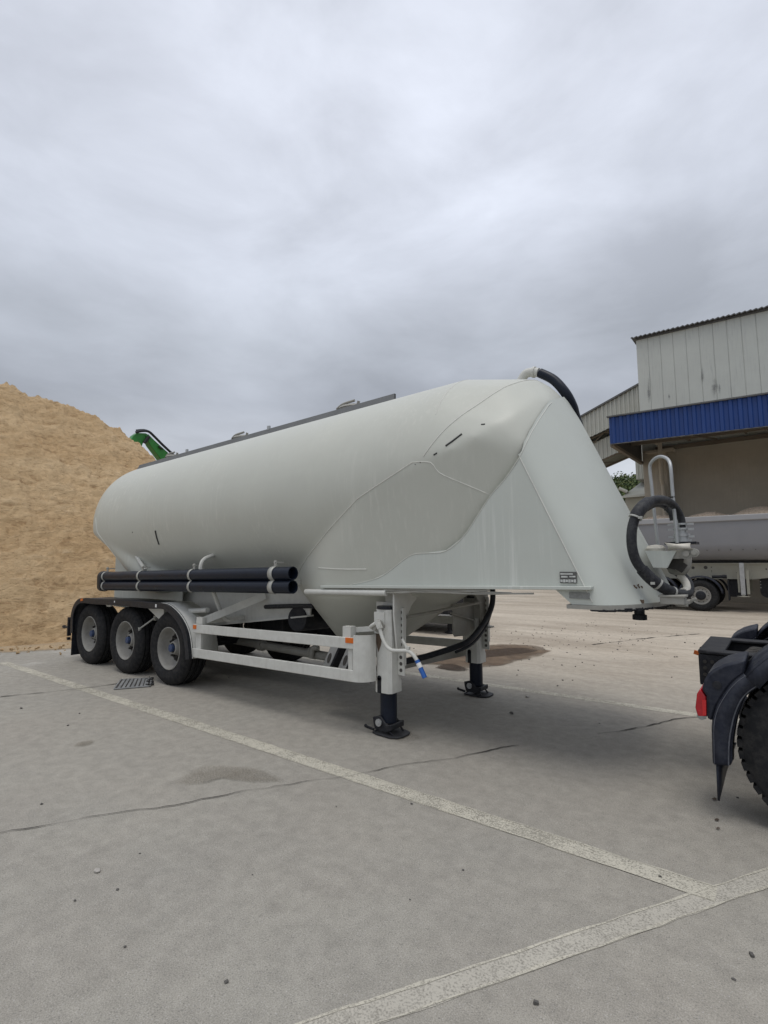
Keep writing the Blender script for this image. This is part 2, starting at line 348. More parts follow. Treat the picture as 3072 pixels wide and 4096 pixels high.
    def build_one(s, name, mt, parent=None, tilt=False, bevel=0., smooth=35, solid=0., org=None):
        me = bpy.data.meshes.new(name)
        o = Vector(org) if org is not None else (ORG[parent.name] if parent is not None else Vector((0, 0, 0)))
        o = Vector(o)
        vs = [Vector((v.x, v.y, v.z + TILT * v.x)) if tilt else v for v in s.v]
        me.from_pydata([tuple(v - o) for v in vs], [], s.f)
        bm = bmesh.new(); bm.from_mesh(me); bmesh.ops.recalc_face_normals(bm, faces=bm.faces)
        if smooth:
            for f in bm.faces: f.smooth = True
            for e_ in bm.edges:
                if len(e_.link_faces) == 2 and e_.calc_face_angle(0) > R(smooth): e_.smooth = False
        bm.to_mesh(me); bm.free()
        ms = mt if isinstance(mt, (list, tuple)) else [mt]
        for q in ms: me.materials.append(q)
        ob = bpy.data.objects.new(name, me); col.objects.link(ob)
        if bevel:
            b = ob.modifiers.new('bevel', 'BEVEL'); b.width = bevel; b.segments = 2; b.limit_method = 'ANGLE'; b.angle_limit = R(40); b.harden_normals = False
        if solid:
            b = ob.modifiers.new('solid', 'SOLIDIFY'); b.thickness = solid; b.offset = 0
        if parent is not None: ob.parent = parent
        else: ob.location = o
        ORG[ob.name] = tuple(o)
        return ob
def spline(p, k):
    out_ = []
    for i in range(len(p) - 1):
        a, b, c, d = p[max(i - 1, 0)], p[i], p[i + 1], p[min(i + 2, len(p) - 1)]
        for j in range(k):
            t = j / k; out_.append(.5 * ((2 * b) + (c - a) * t + (2 * a - 5 * b + 4 * c - d) * t * t + (3 * b - a - 3 * c + d) * t ** 3))
    out_.append(p[-1]); return out_
def tag(o, label=None, cat=None, group=None, kind=None):
    if label: o['label'] = label
    if cat: o['category'] = cat
    if group: o['group'] = group
    if kind: o['kind'] = kind
    return o
def root(name, loc, label, cat, group=None):
    o = bpy.data.objects.new(name, None); col.objects.link(o); o.location = loc; o.empty_display_size = .2; ORG[o.name] = tuple(loc)
    return tag(o, label, cat, group)
def pivot(name, loc, parent):
    """an empty part that carries sub-parts"""
    o = bpy.data.objects.new(name, None); col.objects.link(o); o.parent = parent; o.location = Vector(loc) - Vector(ORG[parent.name]); ORG[o.name] = tuple(loc); return o
def copy_tree(o, parent):
    c = o.copy(); col.objects.link(c); c.parent = parent
    for ch in list(o.children): copy_tree(ch, c)
    return c
# ------------------------------------------------------------------ ground, markings, cracks
g = MB(); g.add([(-300, -300, 0), (300, -300, 0), (300, 300, 0), (-300, 300, 0)], [(0, 1, 2, 3)])
tag(g.build('ground', M['ground'], smooth=0), kind='structure')
def gp(x, y): p = at(x, y, 2, 0); return Vector((p.x, p.y, 0))
def marking(name, a, b, w, mt, z=.004):
    a, b = Vector(a), Vector(b); d = (b - a).normalized(); n_ = Vector((-d.y, d.x, 0)); n = int((b - a).length / .12); A, B = [], []
    for i in range(n + 1):
        p = a + (b - a) * i / n; e1 = noise.noise((p.x * 7, p.y * 7, 1)) * .012; e2 = noise.noise((p.x * 7, p.y * 7, 9)) * .012
        A.append(p + n_ * (w / 2 + e1) + Vector((0, 0, z))); B.append(p - n_ * (w / 2 + e2) + Vector((0, 0, z)))
    return tag(MB().strip(A, B).build(name, mt, smooth=0), kind='structure')
bayd = (gp(1408, 3101) - gp(396, 2774)).normalized()
marking('bay_line', gp(2865, 3578), gp(1408, 3101) - bayd * 8.2, .155, M['line'], .0030)
l2a, l2b = gp(1600, 2688), gp(2801, 2863)
marking('bay_line', l2b + (l2b - l2a).normalized() * 1.2, l2a - (l2b - l2a).normalized() * 7, .16, M['line'], .003)
fa, fb = gp(1640, 4000), gp(3072, 3509); fd = (fb - fa).normalized(); FW = .122
marking('front_line', fa - fd * 14, fb + fd * 9, FW, M['line2'], .002)
for sgn in (-1, 1):    # brighter paint survives along both edges
    nn_ = Vector((-fd.y, fd.x, 0)) * sgn * (FW / 2 - .008); marking('front_line_edge', fa - fd * 14 + nn_, fb + fd * 9 + nn_, .012, M['line'], .0042)
nn_ = Vector((-bayd.y, bayd.x, 0)) * .07
for sgn in (-1, 1): marking('bay_line_edge', gp(2865, 3578) + nn_ * sgn, gp(1408, 3101) - bayd * 3 + nn_ * sgn, .012, M['line'], .0050)
def crack(pts, w, z=.008):
    P_ = []
    for a, b in zip(pts[:-1], pts[1:]):
        n = max(2, int((b - a).length / .06))
        P_ += [a + (b - a) * i / n for i in range(n)]
    P_.append(pts[-1]); A, B = [], []
    for i, p in enumerate(P_):
        d = (P_[min(i + 1, len(P_) - 1)] - P_[max(i - 1, 0)]).normalized(); n_ = Vector((-d.y, d.x, 0))
        off = n_ * (noise.noise((p.x * 2.2, p.y * 2.2, 3)) * .05 + noise.noise((p.x * 11, p.y * 11, 5)) * .022)
        ww = w * (.25 + 1.5 * max(0., noise.noise((p.x * 4, p.y * 4, 8)) + .25))
        A.append(p + off + n_ * ww + Vector((0, 0, z))); B.append(p + off - n_ * ww + Vector((0, 0, z)))
    tag(MB().strip(A, B).build('ground_crack', M['crack'], smooth=0), kind='structure')
crack([gp(-200, 3370), gp(0, 3335), gp(700, 3215), gp(1428, 3096)], .0045)
crack([gp(1428, 3096), gp(1800, 3034), gp(2080, 2985)], .0055)
crack([gp(2390, 2937), gp(2600, 2902), gp(2800, 2866)], .008)
crack([gp(2370, 2580), gp(2560, 2556), gp(2800, 2535)], .02)
crack([gp(0, 2790), gp(330, 2755), gp(470, 2735)], .012)
def blob(name, poly, mt, z=.0095, seed=0, kind='stuff'):
    P_ = spline([Vector(p) for p in poly] + [Vector(poly[0])], 8)[:-1]; c = sum(P_, Vector()) / len(P_); rows = []
    for k, s_ in enumerate((0., .35, .7, .9, 1.)):
        rows.append([c + (p - c) * s_ * (1 + .10 * noise.noise((p.x * 3, p.y * 3, seed))) + Vector((0, 0, z)) for p in P_ + [P_[0]]])
    o = MB().grid(rows).build(name, mt, smooth=0); at_ = o.data.attributes.new('fade', 'FLOAT', 'POINT'); n = len(rows[0])
    for i in range(len(o.data.vertices)): at_.data[i].value = (0., .0, .05, .3, 1.)[i // n]
    return tag(o, kind=kind)
blob('mud', [gp(1715, 2665), gp(1900, 2680), gp(2060, 2655), gp(2190, 2622), gp(2200, 2590), gp(2060, 2575), gp(1900, 2580), gp(1740, 2600), gp(1600, 2640)], M['mud'])
blob('mud', [gp(1900, 2640), gp(2050, 2625), gp(2160, 2606), gp(2080, 2590), gp(1960, 2598), gp(1860, 2615)], M['mudwet'], .0115, 5)
blob('mud', [gp(1730, 2672), gp(1830, 2688), gp(1880, 2680), gp(1800, 2655)], M['mudwet'], .0115, 9)
for (x_, y_) in ((2866, 3283), (2871, 3318), (2856, 3200)): blob('oil_spot', [gp(x_ - 12, y_), gp(x_, y_ + 6), gp(x_ + 13, y_ + 2), gp(x_ + 4, y_ - 6)], M['mudwet'], .0095, x_)
blob('mud', [gp(285, 2990), gp(330, 2992), gp(385, 2972), gp(370, 2960), gp(310, 2970)], M['stain'], seed=4)
blob('mud', [gp(650, 3140), gp(760, 3150), gp(860, 3120), gp(1050, 3140), gp(1180, 3130), gp(1090, 3080), gp(950, 3060), gp(800, 3060)], M['stain'], seed=6)
blob('mud', [gp(1480, 2940), gp(1620, 2980), gp(1700, 2960), gp(1640, 2920), gp(1540, 2900)], M['stain'], seed=2)

# ------------------------------------------------------------------ silo trailer
T = root('silo_trailer', (0, 0, 0), 'pale grey tanker semi-trailer with bulging silo tank, standing uncoupled on its landing legs', 'trailer')
RT = 1.2
def zc(x): return 2.51 + TILT * x
def lerp(z, tab):
    if z <= tab[0][0]: return tab[0][1]
    for (a, u), (b, v) in zip(tab[:-1], tab[1:]):
        if z <= b: return u + (v - u) * (z - a) / (b - a)
    return tab[-1][1]
FRONT = [(1.36, 1.75), (1.62, 2.25), (1.94, 2.84), (2.28, 3.40), (2.41, 3.60), (2.55, 3.93), (2.68, 4.24), (2.74, 4.38), (2.76, 4.45), (3.0, 4.5), (4., 4.5)]
HEAD = [(4.45, -1.17, 2.76), (4.62, -1.10, 2.95), (4.76, -1.03, 3.09), (4.90, -.93, 3.23), (5.01, -.82, 3.35), (5.09, -.69, 3.45), (5.15, -.52, 3.53), (5.19, -.36, 3.59), (5.21, -.2, 3.63), (5.22, 0, 3.645)]
BULGE = [(4.8, -1.185, 2.80), (5.0, -1.155, 2.88), (5.15, -1.08, 2.98), (5.27, -.97, 3.07), (5.35, -.82, 3.16), (5.39, -.62, 3.28), (5.40, -.38, 3.38)]
REAR = [(1.3, -1.3), (1.8, -1.95), (2.3, -2.52), (2.6, -2.62), (4., -2.62)]
YA = 1.05
def xw(z): return 5.87 - .4545 * (z - 1.53)
def nb(z): return .40 + .02 * (z - 1.84)
def nose_pt(th, z): return Vector((xw(z) + nb(z) * max(0., math.cos(th)) ** 1.12, YA * math.sin(th), z))
def hit_nose(x, y):
    """sight line to the apron: flat side, else the curved nose"""
    d = at(x, y, 1, 0) - CAM; last = None
    for i in range(4000):
        p = CAM + d * (.6 + i * .0002)
        if abs(p.y) <= YA and p.x - xw(p.z) <= nb(p.z) * max(0., 1 - (p.y / YA) ** 2) ** .56: return p
    return at(x, y, 1, 0)
D_side = [(3.00, 1.43), (3.33, 1.49), (3.70, 1.56)] + [(p.x, p.z) for p in (at(x, y, 1, -YA) for x, y in ((1550, 2290), (1640, 2222), (1704, 2213), (1780, 2205), (1850, 2150), (1905, 2070), (1960, 1985), (2020, 1915), (2077, 1830)))]
D_nose = [hit_nose(*s_) for s_ in ((2100, 1783), (2121, 1739), (2150, 1689), (2179, 1645), (2205, 1612))]
ZTOP = 3.42
nose_tab = sorted([(abs(p.y), p.z) for p in D_nose] + [(0., ZTOP), (YA, D_side[-1][1])])
D3 = [Vector((x, -YA, z)) for x, z in D_side]
print('D_nose', [tuple(round(c, 2) for c in p) for p in D_nose], 'side end', D_side[-1])
def hull_bm(points):
    bm = bmesh.new(); vs = [bm.verts.new(p) for p in points]
    r_ = bmesh.ops.convex_hull(bm, input=vs, use_existing_faces=False)
    bmesh.ops.delete(bm, geom=list({e_ for e_ in r_['geom_interior'] + r_['geom_unused'] if isinstance(e_, bmesh.types.BMVert)}), context='VERTS')
    bmesh.ops.recalc_face_normals(bm, faces=bm.faces); return bm
NA = 128
cyl = []; frontpts = []
for i in range(NA):
    a = 2 * math.pi * i / NA; y = RT * math.cos(a); dz = RT * math.sin(a)
    xf = 3.
    for _ in range(12): xf = lerp(zc(xf) + dz, FRONT)
    xr = -2.
    for _ in range(12): xr = lerp(zc(xr) + dz, REAR)
    cyl += [Vector((xf, y, zc(xf) + dz)), Vector((xr, y, zc(xr) + dz))]
    frontpts.append(Vector((xf, y, zc(xf) + dz)))
rear = []
for k in range(1, 13):
    s_ = math.pi / 2 * k / 12
    for i in range(NA):
        a = 2 * math.pi * i / NA; dz = RT * math.cos(s_) * math.sin(a)
        if zc(-2.6) + dz < 2.28: continue
        rear.append(Vector((-2.62 - .66 * math.sin(s_), RT * math.cos(s_) * math.cos(a), zc(-2.6) + dz)))
nose_in = [Vector((p.x, s_ * p.y, p.z)) for p in D_nose for s_ in (1, -1)]
side_in = [Vector((p.x, s_ * (abs(p.y) - .02), p.z)) for p in D3 for s_ in (1, -1)]
ring = lambda cx, z, r_: [Vector((cx + r_ * math.cos(2 * math.pi * i / 64), r_ * math.sin(2 * math.pi * i / 64), z)) for i in range(64)]
parts_h = [hull_bm(cyl + rear),
           hull_bm(frontpts + [Vector((x, s_ * y, z)) for x, y, z in HEAD + BULGE for s_ in (1, -1)] + side_in + nose_in + [Vector((5.31, .0, 3.57)), Vector((5.37, 0, 3.50)), Vector((5.29, .18, 3.56)), Vector((5.29, -.18, 3.56)), Vector((5.34, .2, 3.48)), Vector((5.34, -.2, 3.48)), Vector((5.42, 0, ZTOP))] + ring(3.06, 1.36, 1.05) + ring(2.70, .48, .13)),
           hull_bm([p for p in cyl if p.x < -1.0 or False] + ring(-1.2, 1.42, 1.0) + ring(-1.1, .92, .14))]
me = bpy.data.meshes.new('tank'); bmu = bmesh.new()
for h_ in parts_h:
    tm = bpy.data.meshes.new('tmp'); h_.to_mesh(tm); h_.free(); bmu.from_mesh(tm); bpy.data.meshes.remove(tm)
bmu.to_mesh(me); bmu.free()
tmp = bpy.data.objects.new('tank_union', me); col.objects.link(tmp)
rm = tmp.modifiers.new('remesh', 'REMESH'); rm.mode = 'VOXEL'; rm.voxel_size = .032; rm.use_smooth_shade = True
sm = tmp.modifiers.new('smooth', 'SMOOTH'); sm.factor = .5; sm.iterations = 13
dg = bpy.context.evaluated_depsgraph_get(); ev = tmp.evaluated_get(dg)
tank_me = bpy.data.meshes.new_from_object(ev); bpy.data.objects.remove(tmp)
tank_me.name = 'tank'; tank_me.materials.clear(); tank_me.materials.append(M['tank'])
for p in tank_me.polygons: p.use_smooth = True
tank = bpy.data.objects.new('tank', tank_me); col.objects.link(tank); tank.parent = T; ORG[tank.name] = (0., 0., 0.)
bvh = BVHTree.FromPolygons([v.co for v in tank_me.vertices], [p.vertices for p in tank_me.polygons])
def on_tank(p): return bvh.find_nearest(Vector(p))[0]
def shot(x, y):
    d = (at(x, y, 1, 0) - CAM).normalized(); h_ = bvh.ray_cast(CAM, d); return h_[0] if h_[0] is not None else at(x, y, 1, -1)
# weld seams: follow the creases of the shell
sb = MB()
A_ = sorted([p for p in frontpts if p.y < -.02 and 1.55 < p.z < 2.77], key=lambda p: p.z)
def seam(pts, r_=.0065, k=3): sb.tube([on_tank(p) for p in spline([Vector(q) for q in pts], k)], r_, 6)
seam(A_, k=2); seam([(p.x, -p.y, p.z) for p in A_], k=2)
seam(HEAD, k=4); seam([(x, -y, z) for x, y, z in HEAD], k=4)
S1 = min(A_, key=lambda p: abs(p.z - 2.75))
seam([S1, at(1720, 1850, 1, -1.19), at(1760, 1890, 1, -1.14), at(1850, 1930, 1, -1.08), at(1970, 1985, 1, -1.05)], .0045)
seam([on_tank((x, -1.0, 1.68)) for x in (2.9, 3.1, 3.3, 3.5, 3.62)])
seam([(4.5, -RT * math.cos(R(q)), zc(4.5) + RT * math.sin(R(q))) for q in range(30, 92, 8)], .005)
seam([(p.x, p.y, p.z) for p in sorted([q for q in cyl if q.x < -1.0 and q.y < -.1 and 1.7 < q.z < 2.6], key=lambda q: q.z)], .007, 2)
sb.build('weld_seam', M['bead'], tank)
sc_ = MB()
def scuff(pts, r_):
    q = [shot(*p) for p in pts]; sc_.tube([on_tank(p) for p in q], r_, 5)
scuff([(1783, 1784), (1810, 1765), (1848, 1736)], .010); scuff([(1735, 1820), (1748, 1812)], .008); scuff([(1925, 1698), (1940, 1697)], .007)
scuff([(622, 2122), (628, 2150), (637, 2178)], .016); scuff([(1680, 1850), (1682, 1849)], .007); scuff([(1660, 1858), (1662, 1857)], .005)
scuff([(530, 2128), (531, 2130)], .01)
sc_.build('scuff_mark', M['scuff'], tank)
# walkway strip with manlids on the crest
wk = MB(); x0, x1 = -3.05, 3.45
def tz(x, y): return zc(x) + math.sqrt(RT * RT - y * y)
n = 40
for y0 in (-.30, .27):
    wk.add([], [])
    A = [Vector((x0 + (x1 - x0) * i / n, y0, tz(x0 + (x1 - x0) * i / n, y0) - .05 - (.12 if i == 0 else 0))) for i in range(n + 1)]
    B = [p + Vector((0, 0, .135)) for p in A]; C_ = [p + Vector((0, .03, 0)) for p in B]; Dd = [p + Vector((0, .03, 0)) for p in A]
    for P_, Q_ in ((A, B), (B, C_), (C_, Dd)): wk.strip(P_, Q_)
wk.build('walkway', M['walk'], T)
for lx in (-1.95, .15, 2.55):
    lid = MB(); zl = tz(lx, 0); lid.disc((lx, 0, zl + .03), (0, 0, 1), .24, .14, 28); lid.lathe([(0, .25), (.03, .23), (.05, .12), (.055, 0)], (lx, 0, zl + .09), (0, 0, 1), 28)
    lo = lid.build('manlid', M['dgrey'], T)
    h_ = MB(); h_.tube([(lx - .2, -.16, zl + .11), (lx - .05, -.2, zl + .14), (lx + .14, -.18, zl + .16)], .018, 8, smooth=4); h_.tube([(lx + .17, -.15, zl + .1), (lx + .19, -.15, zl + .15)], .02, 8)
    h_.build('clamp_handle', M['dgrey'], lo)
bits = MB()
for bx in (-1.2, 1.05): bits.box((bx, -.29, tz(bx, -.29) + .10), (.05, .03, .06))
bits.build('walkway_stop', M['steel'], T)

# apron and nose
ap = MB(); xs = [p[0] for p in D_side]
LO = lambda x: 1.425 + TILT * x
for sgn in (-1, 1):
    A = [Vector((x, sgn * YA, LO(x))) for x, z in D_side]; B = [Vector((x, sgn * YA, max(z, LO(x)))) for x, z in D_side]
    Cc = [Vector((x + .03, sgn * (YA - .30), z + .16)) for x, z in D_side]
    ap.strip(A, B); ap.strip(B, Cc)
    # side piece between the last curve point and the weld: fan to the sloped weld line
    zt = D_side[-1][1]; zs = [LO(5.9) + (zt - LO(5.9)) * i / 10 for i in range(11)]
    W = [Vector((xw(z), sgn * YA, z)) for z in zs]; E_ = [Vector((D_side[-1][0], sgn * YA, LO(D_side[-1][0]) + (zt - LO(D_side[-1][0])) * i / 10)) for i in range(11)]
    ap.strip(W, E_)
side = ap.build('side_apron', M['apron'], T)
ns = MB(); rows = []; NT, NZ = 48, 26
for i in range(NT + 1):
    th = -math.pi / 2 + math.pi * i / NT; y = abs(YA * math.sin(th)); zt = lerp(y, nose_tab); zb = 1.275 + TILT * 6.0
    rows.append([nose_pt(th, zb + (zt + .03 - zb) * j / NZ) for j in range(NZ + 1)])
ns.grid(rows)
for sgn in (-1, 1):   # dropped corner below the flange, behind the weld
    z0 = 1.275 + TILT * 6
    ns.add([(5.60, sgn * (YA), LO(5.6)), (xw(LO(5.6)), sgn * YA, LO(5.6)), (xw(z0), sgn * YA, z0), (5.76, sgn * YA, z0)], [(0, 1, 2, 3)])
nose = ns.build('nose_cone', M['nose'], T)
wb = MB()
for sgn in (-1, 1): wb.tube([(xw(z), sgn * (YA + .001), z) for z in (1.42, 1.8, 2.2, D_side[-1][1])], .005, 6)
dl = [Vector((p.x, -YA - .001, p.z)) for p in D3[1:]] + [p for p in D_nose] + [Vector((xw(ZTOP) + nb(ZTOP), -.02, ZTOP))]
wb.tube(spline(dl, 3), .004, 6)
wb.build('weld_seam', M['bead'], nose)
# bottom plates, flange
fl = MB()
for sgn in (-1, 1):
    fl.prism([(2.98, LO(2.98) - .028), (5.93, LO(5.93) - .028), (5.93, LO(5.93)), (2.98, LO(2.98))], 1, sgn * YA - .055, sgn * YA + .055)
fl.build('flange', M['apron'], T, bevel=.004)
bp_ = MB(); z0 = 1.275 + TILT * 6
outl = [nose_pt(-math.pi / 2 + math.pi * i / 24, z0) for i in range(25)]
poly = [(5.72, -YA - .01)] + [(p.x + .012, p.y * 1.01) for p in outl] + [(5.72, YA + .01)]
bp_.prism(poly, 2, z0 - .035, z0 - .002)
bpo = bp_.build('rubbing_plate', M['dgrey'], T)
fr = MB(); rnd = random.Random(3)
for i in range(26):
    x = 5.95 + .35 * rnd.random(); q = nose_pt(-math.pi / 2 + math.pi * (.02 + .5 * i / 44), z0 - .035); l_ = .006 + .022 * rnd.random()
    fr.box((q.x - .03, q.y + .02, q.z - .004), (.10 * rnd.random() + .02, .05, l_), Matrix.Rotation(rnd.uniform(-.4, .4), 3, 'Z'))
fr.build('grease_crust', M['chassis'], bpo)
fp = MB()
fp.add([(2.9, -YA, LO(2.9) - .012), (5.9, -YA, LO(5.9) - .012), (5.9, YA, LO(5.9) - .012), (2.9, YA, LO(2.9) - .012)], [(0, 1, 2, 3)])
fp.build('floor_plate', M['dgrey'], T, smooth=0)
kp = MB(); kc = Vector((6.04, 0, z0)); kp.lathe([(-.03, 0), (-.03, .08), (-.09, .08), (-.10, .045), (-.15, .045), (-.155, .062), (-.20, .062), (-.20, 0)], kc, (0, 0, 1), 20)
kp.build('kingpin', M['black'], T)
# type plates on the apron
tp = MB(); a, b = at(2240, 2287, 1, -YA), at(2309, 2333, 1, -YA); tp.box(((a.x + b.x) / 2, -YA - .006, (a.z + b.z) / 2), (abs(b.x - a.x), .008, abs(a.z - b.z)))
tpo = tp.build('type_plate', M['plate'], T); tf = MB(); W_, H_ = abs(b.x - a.x), abs(a.z - b.z); cx, cz = (a.x + b.x) / 2, (a.z + b.z) / 2
for (u, v, w_, h_) in ((-.08, .31, .74, .13), (-.22, .06, .38, .15), (.26, .08, .36, .13), *[(-.4 + .16 * i, -.30, .13, .22 + .05 * (i % 2)) for i in range(6)]):
    tf.box((cx + u * W_, -YA - .0115, cz + v * H_), (w_ * W_, .004, h_ * H_))
tf.build('plate_field', M['platew'], tpo)
pl = MB(); a, b = at(2278, 2368, 1, -YA), at(2360, 2396, 1, -YA); pl.box(((a.x + b.x) / 2, -YA - .006, (a.z + b.z) / 2), (abs(b.x - a.x), .008, abs(a.z - b.z)), Matrix.Rotation(R(1), 3, 'Y'))
pl.build('worn_sticker', M['plate2'], T)
# conduit under the near flange and cable bundle
cd = MB(); cd.tube([(2.72, -1.08, LO(2.72) - .075), (3.9, -1.08, LO(3.9) - .075)], .032, 12); cd.build('conduit', M['grey'], T)
cb = MB()
for k in range(3):
    cb.tube([(3.86 + .2 * i, -1.085 + .006 * math.sin(i * 2.1 + k), LO(3.86 + .2 * i) - .042 - .012 * k + .005 * math.sin(i * 1.3 + k * 2)) for i in range(7 + k)], .008, 6, smooth=3)
cb.build('cable_bundle', M['dgrey'], T)
# running gear ---------------------------------------------------------------
def wheel(name, parent, x, y, s, z=.515, r=.532, w=.375, proto=None):
    """s = -1: outer face towards -Y"""
    if proto is not None:
        c = copy_tree(proto, parent); c.location = Vector((x, y, z)) - Vector(ORG[parent.name]); c.rotation_euler = (0, R(37 * x), 0 if s < 0 else math.pi); return c
    p = pivot(name, (x, y, z), parent)
    ty = MB(); W = w
    prof = [(.045, .302), (.02, .33), (.004, .39), (0, .43), (.012, .478), (.045, .512)]
    tread = [(.06, .524), (.092, .53), (.094, .500), (.112, .500), (.114, .531), (.158, .532), (.160, .500), (.180, .500), (.182, .532)]
    half = prof + tread; full = half + [(W - a, b) for a, b in reversed(half)]
    ty.lathe([(a, b) for a, b in full], (x, y, z), (0, 1, 0), 64); t_ = ty.build('tyre', M['rubber'], p, smooth=40)
    ri = MB()
    ri.lathe([(.052, .304), (.030, .306), (.026, .296), (.040, .286), (.10, .272), (.175, .262), (.198, .235), (.206, .17), (.204, .12)], (x, y, z), (0, 1, 0), 56)
    ri.build('rim', M['rim'], p, smooth=50)
    hb = MB(); hb.lathe([(.206, .125), (.19, .122), (.14, .105), (.10, .088), (.095, .07)], (x, y, z), (0, 1, 0), 32); hb.build('hub', M['rim'], p); dr_ = MB(); dr_.lathe([(.197, .222), (.193, .215), (.193, .10)], (x, y, z), (0, 1, 0), 32); dr_.build('dish_shade_ring', M['bolt'], p)  # last ring: dark colour laid over the disc to paint shade into the dish
    hc = MB(); hc.lathe([(.10, .056), (.058, .055), (.05, .04), (.05, 0)], (x, y, z), (0, 1, 0), 8); hc.build('hub_cap', M['hub'], p, smooth=20)
    bo = MB()
    for k in range(10):
        a = 2 * math.pi * k / 10 + .2; bo.lathe([(.21, .024), (.165, .024), (.16, .016), (.14, .016), (.14, 0)], (x + .168 * math.cos(a), y, z + .168 * math.sin(a)), (0, 1, 0), 6)
    bo.build('wheel_bolt', M['bolt'], p, smooth=20)
    return p
w0 = wheel('wheel', T, 0, -1.235, -1)
for x in (-1.31, -2.62): wheel('wheel', T, x, -1.235, -1, proto=w0)
for x in (0, -1.31, -2.62): wheel('wheel', T, x, 1.235, 1, proto=w0)
for x in (0, -1.31, -2.62):
    axl = MB(); axl.tube([(x, -.95, .515), (x, .95, .515)], .075, 16)
    for s in (-1, 1): axl.disc((x, s * .80, .515), (0, 1, 0), .2, .12, 24); axl.bar((x, s * .5, .56), (x + .5, s * .5, .72), .09, .07); axl.disc((x - .2, s * .5, .68), (0, 0, 1), .13, .28, 20)
    axl.build('axle', M['chassis'], T)
sf = MB()
for s in (-1, 1):
    sf.prism([(-2.8, .95), (.19, .81), (.45, .83), (2.2, 1.06), (2.25, 1.6), (-2.8, 1.95)], 1, s * .5 - .012, s * .5 + .012)
    sf.bar((-3.2, s * .5, .95), (.19, s * .5, .80), .12, .02); sf.bar((.19, s * .5, .80), (2.2, s * .5, 1.05), .12, .02)
sf.build('subframe', M['grey'], T)
rs = MB(); rs.prism([(-.68, .95), (.68, .95), (.68, 2.2), (-.68, 2.2)], 0, -2.87, -2.845)
for s in (-1, 1): rs.prism([(-2.87, .95), (-.55, .95), (-.55, 1.7), (-1.6, 2.2), (-2.87, 2.2)], 1, s * .68 - .01, s * .68 + .01)
rs.build('rear_panel', M['apron'], T)
rb = MB(); rb.bar((-3.35, -1.2, .55), (-3.35, 1.2, .55), .1, .12)
for s in (-1, 1): rb.bar((-3.3, s * .6, 1.0), (-3.35, s * .6, .55), .08, .06)
rb.build('rear_bumper', M['chassis'], T)
rl = MB(); a = at(265, 2505, 1, -1.15) + Vector((.17, 0, 0))
for c, d in (((a.x, -1.2, a.z), (.26, .05, .03)), ((a.x + .1, -1.2, a.z + .02), (.04, .06, .34)), ((a.x + .12, -1.2, a.z + .16), (.06, .05, .04)), ((a.x + .1, -1.2, a.z - .2), (.05, .05, .05))): rl.box(c, d)
rl.disc((a.x - .12, -1.2, a.z), (1, 0, 0), .03, .06, 10); rl.build('marker_bracket', M['black'], T)

# mudguards over the three axles, near and far side
FP = [(-3.15, .50), (-3.16, .82), (-3.06, 1.0), (-2.9, 1.10), (-2.7, 1.13), (-2.22, 1.13), (-1.7, 1.145), (-1.31, 1.15), (-.8, 1.15), (-.37, 1.15), (-.03, 1.16), (.2, 1.10), (.42, .98), (.58, .82), (.66, .62), (.69, .45)]
for s in (-1, 1):
    pts = spline([Vector((x, 0, z)) for x, z in FP], 5); fe = MB()
    pf, pb_ = [p for p in pts if p.x > -.38], [p for p in pts if p.x <= -.38]
    fe.strip([Vector((p.x, s * 1.25, p.z)) for p in pf], [Vector((p.x, s * .84, p.z)) for p in pf])
    fo = fe.build('mudguard', M['grey'], T, solid=.012, smooth=60)
    fe = MB(); fe.strip([Vector((p.x, s * 1.25, p.z)) for p in pb_], [Vector((p.x, s * .84, p.z)) for p in pb_]); fe.build('mudguard', M['black'], T, solid=.012, smooth=60)
    ed = MB(); n = len(pts)
    out_ = []
    for i, p in enumerate(pts):
        t = (pts[min(i + 1, n - 1)] - pts[max(i - 1, 0)]).normalized(); out_.append(Vector((-t.z, 0, t.x)) * -1)
    rows = []
    for (dy, dn) in ((.0, .012), (.055, .012), (.070, 0.0), (.070, .085), (.06, .09), (.0, .0)):
        rows.append([Vector((p.x, s * (1.235 + dy), p.z)) + o_ * (dn - .012) * (1 if dn > .012 else 1) for p, o_ in zip(pts, out_)])
    ed.grid(rows); ed.build('mudguard_edge', M['black'], fo, smooth=60)
    mf = MB(); mf.box((-3.17, s * 1.06, .33), (.012, .42, .46)); mf.build('mud_flap', M['black'], fo)
    if s < 0:
        q = MB()
        for x in (-2.62 - .12,): q.box((x, -1.306, 1.112), (.09, .008, .04), Matrix.Rotation(R(-8), 3, 'Y'))
        q.build('reflector', M['orange'], fo)
        q = MB(); q.box((-.2, -1.307, 1.125), (.035, .006, .045)); q.box((-1.5, -1.307, 1.13), (.02, .006, .03)); q.build('fixing_clip', M['white'], fo)
        q = MB()
        q.prism([(-2.2, 1.13), (-1.75, 1.13), (-1.9, 1.02), (-2.0, 1.02)], 1, -1.2, -1.17); q.prism([(-1.05, 1.14), (-.35, 1.14), (-.35, .9), (-.5, .9)], 1, -1.1, -1.07)
        q.tube([(.1, -1.05, 1.04), (.72, -1.05, 1.09)], .035, 10)
        q.build('mudguard_bracket', M['grey'], T)
        lv = MB(); lv.tube([z1(740, 760, 1, -1.2), z1(870, 665, 1, -1.1)], .013, 8); lv.disc(z1(742, 760, 1, -1.2), (0, 1, 0), .028, .03, 12); lv.box(z1(880, 668, 1, -1.05), (.06, .05, .07)); lv.build('valve_lever', M['strap'], T)

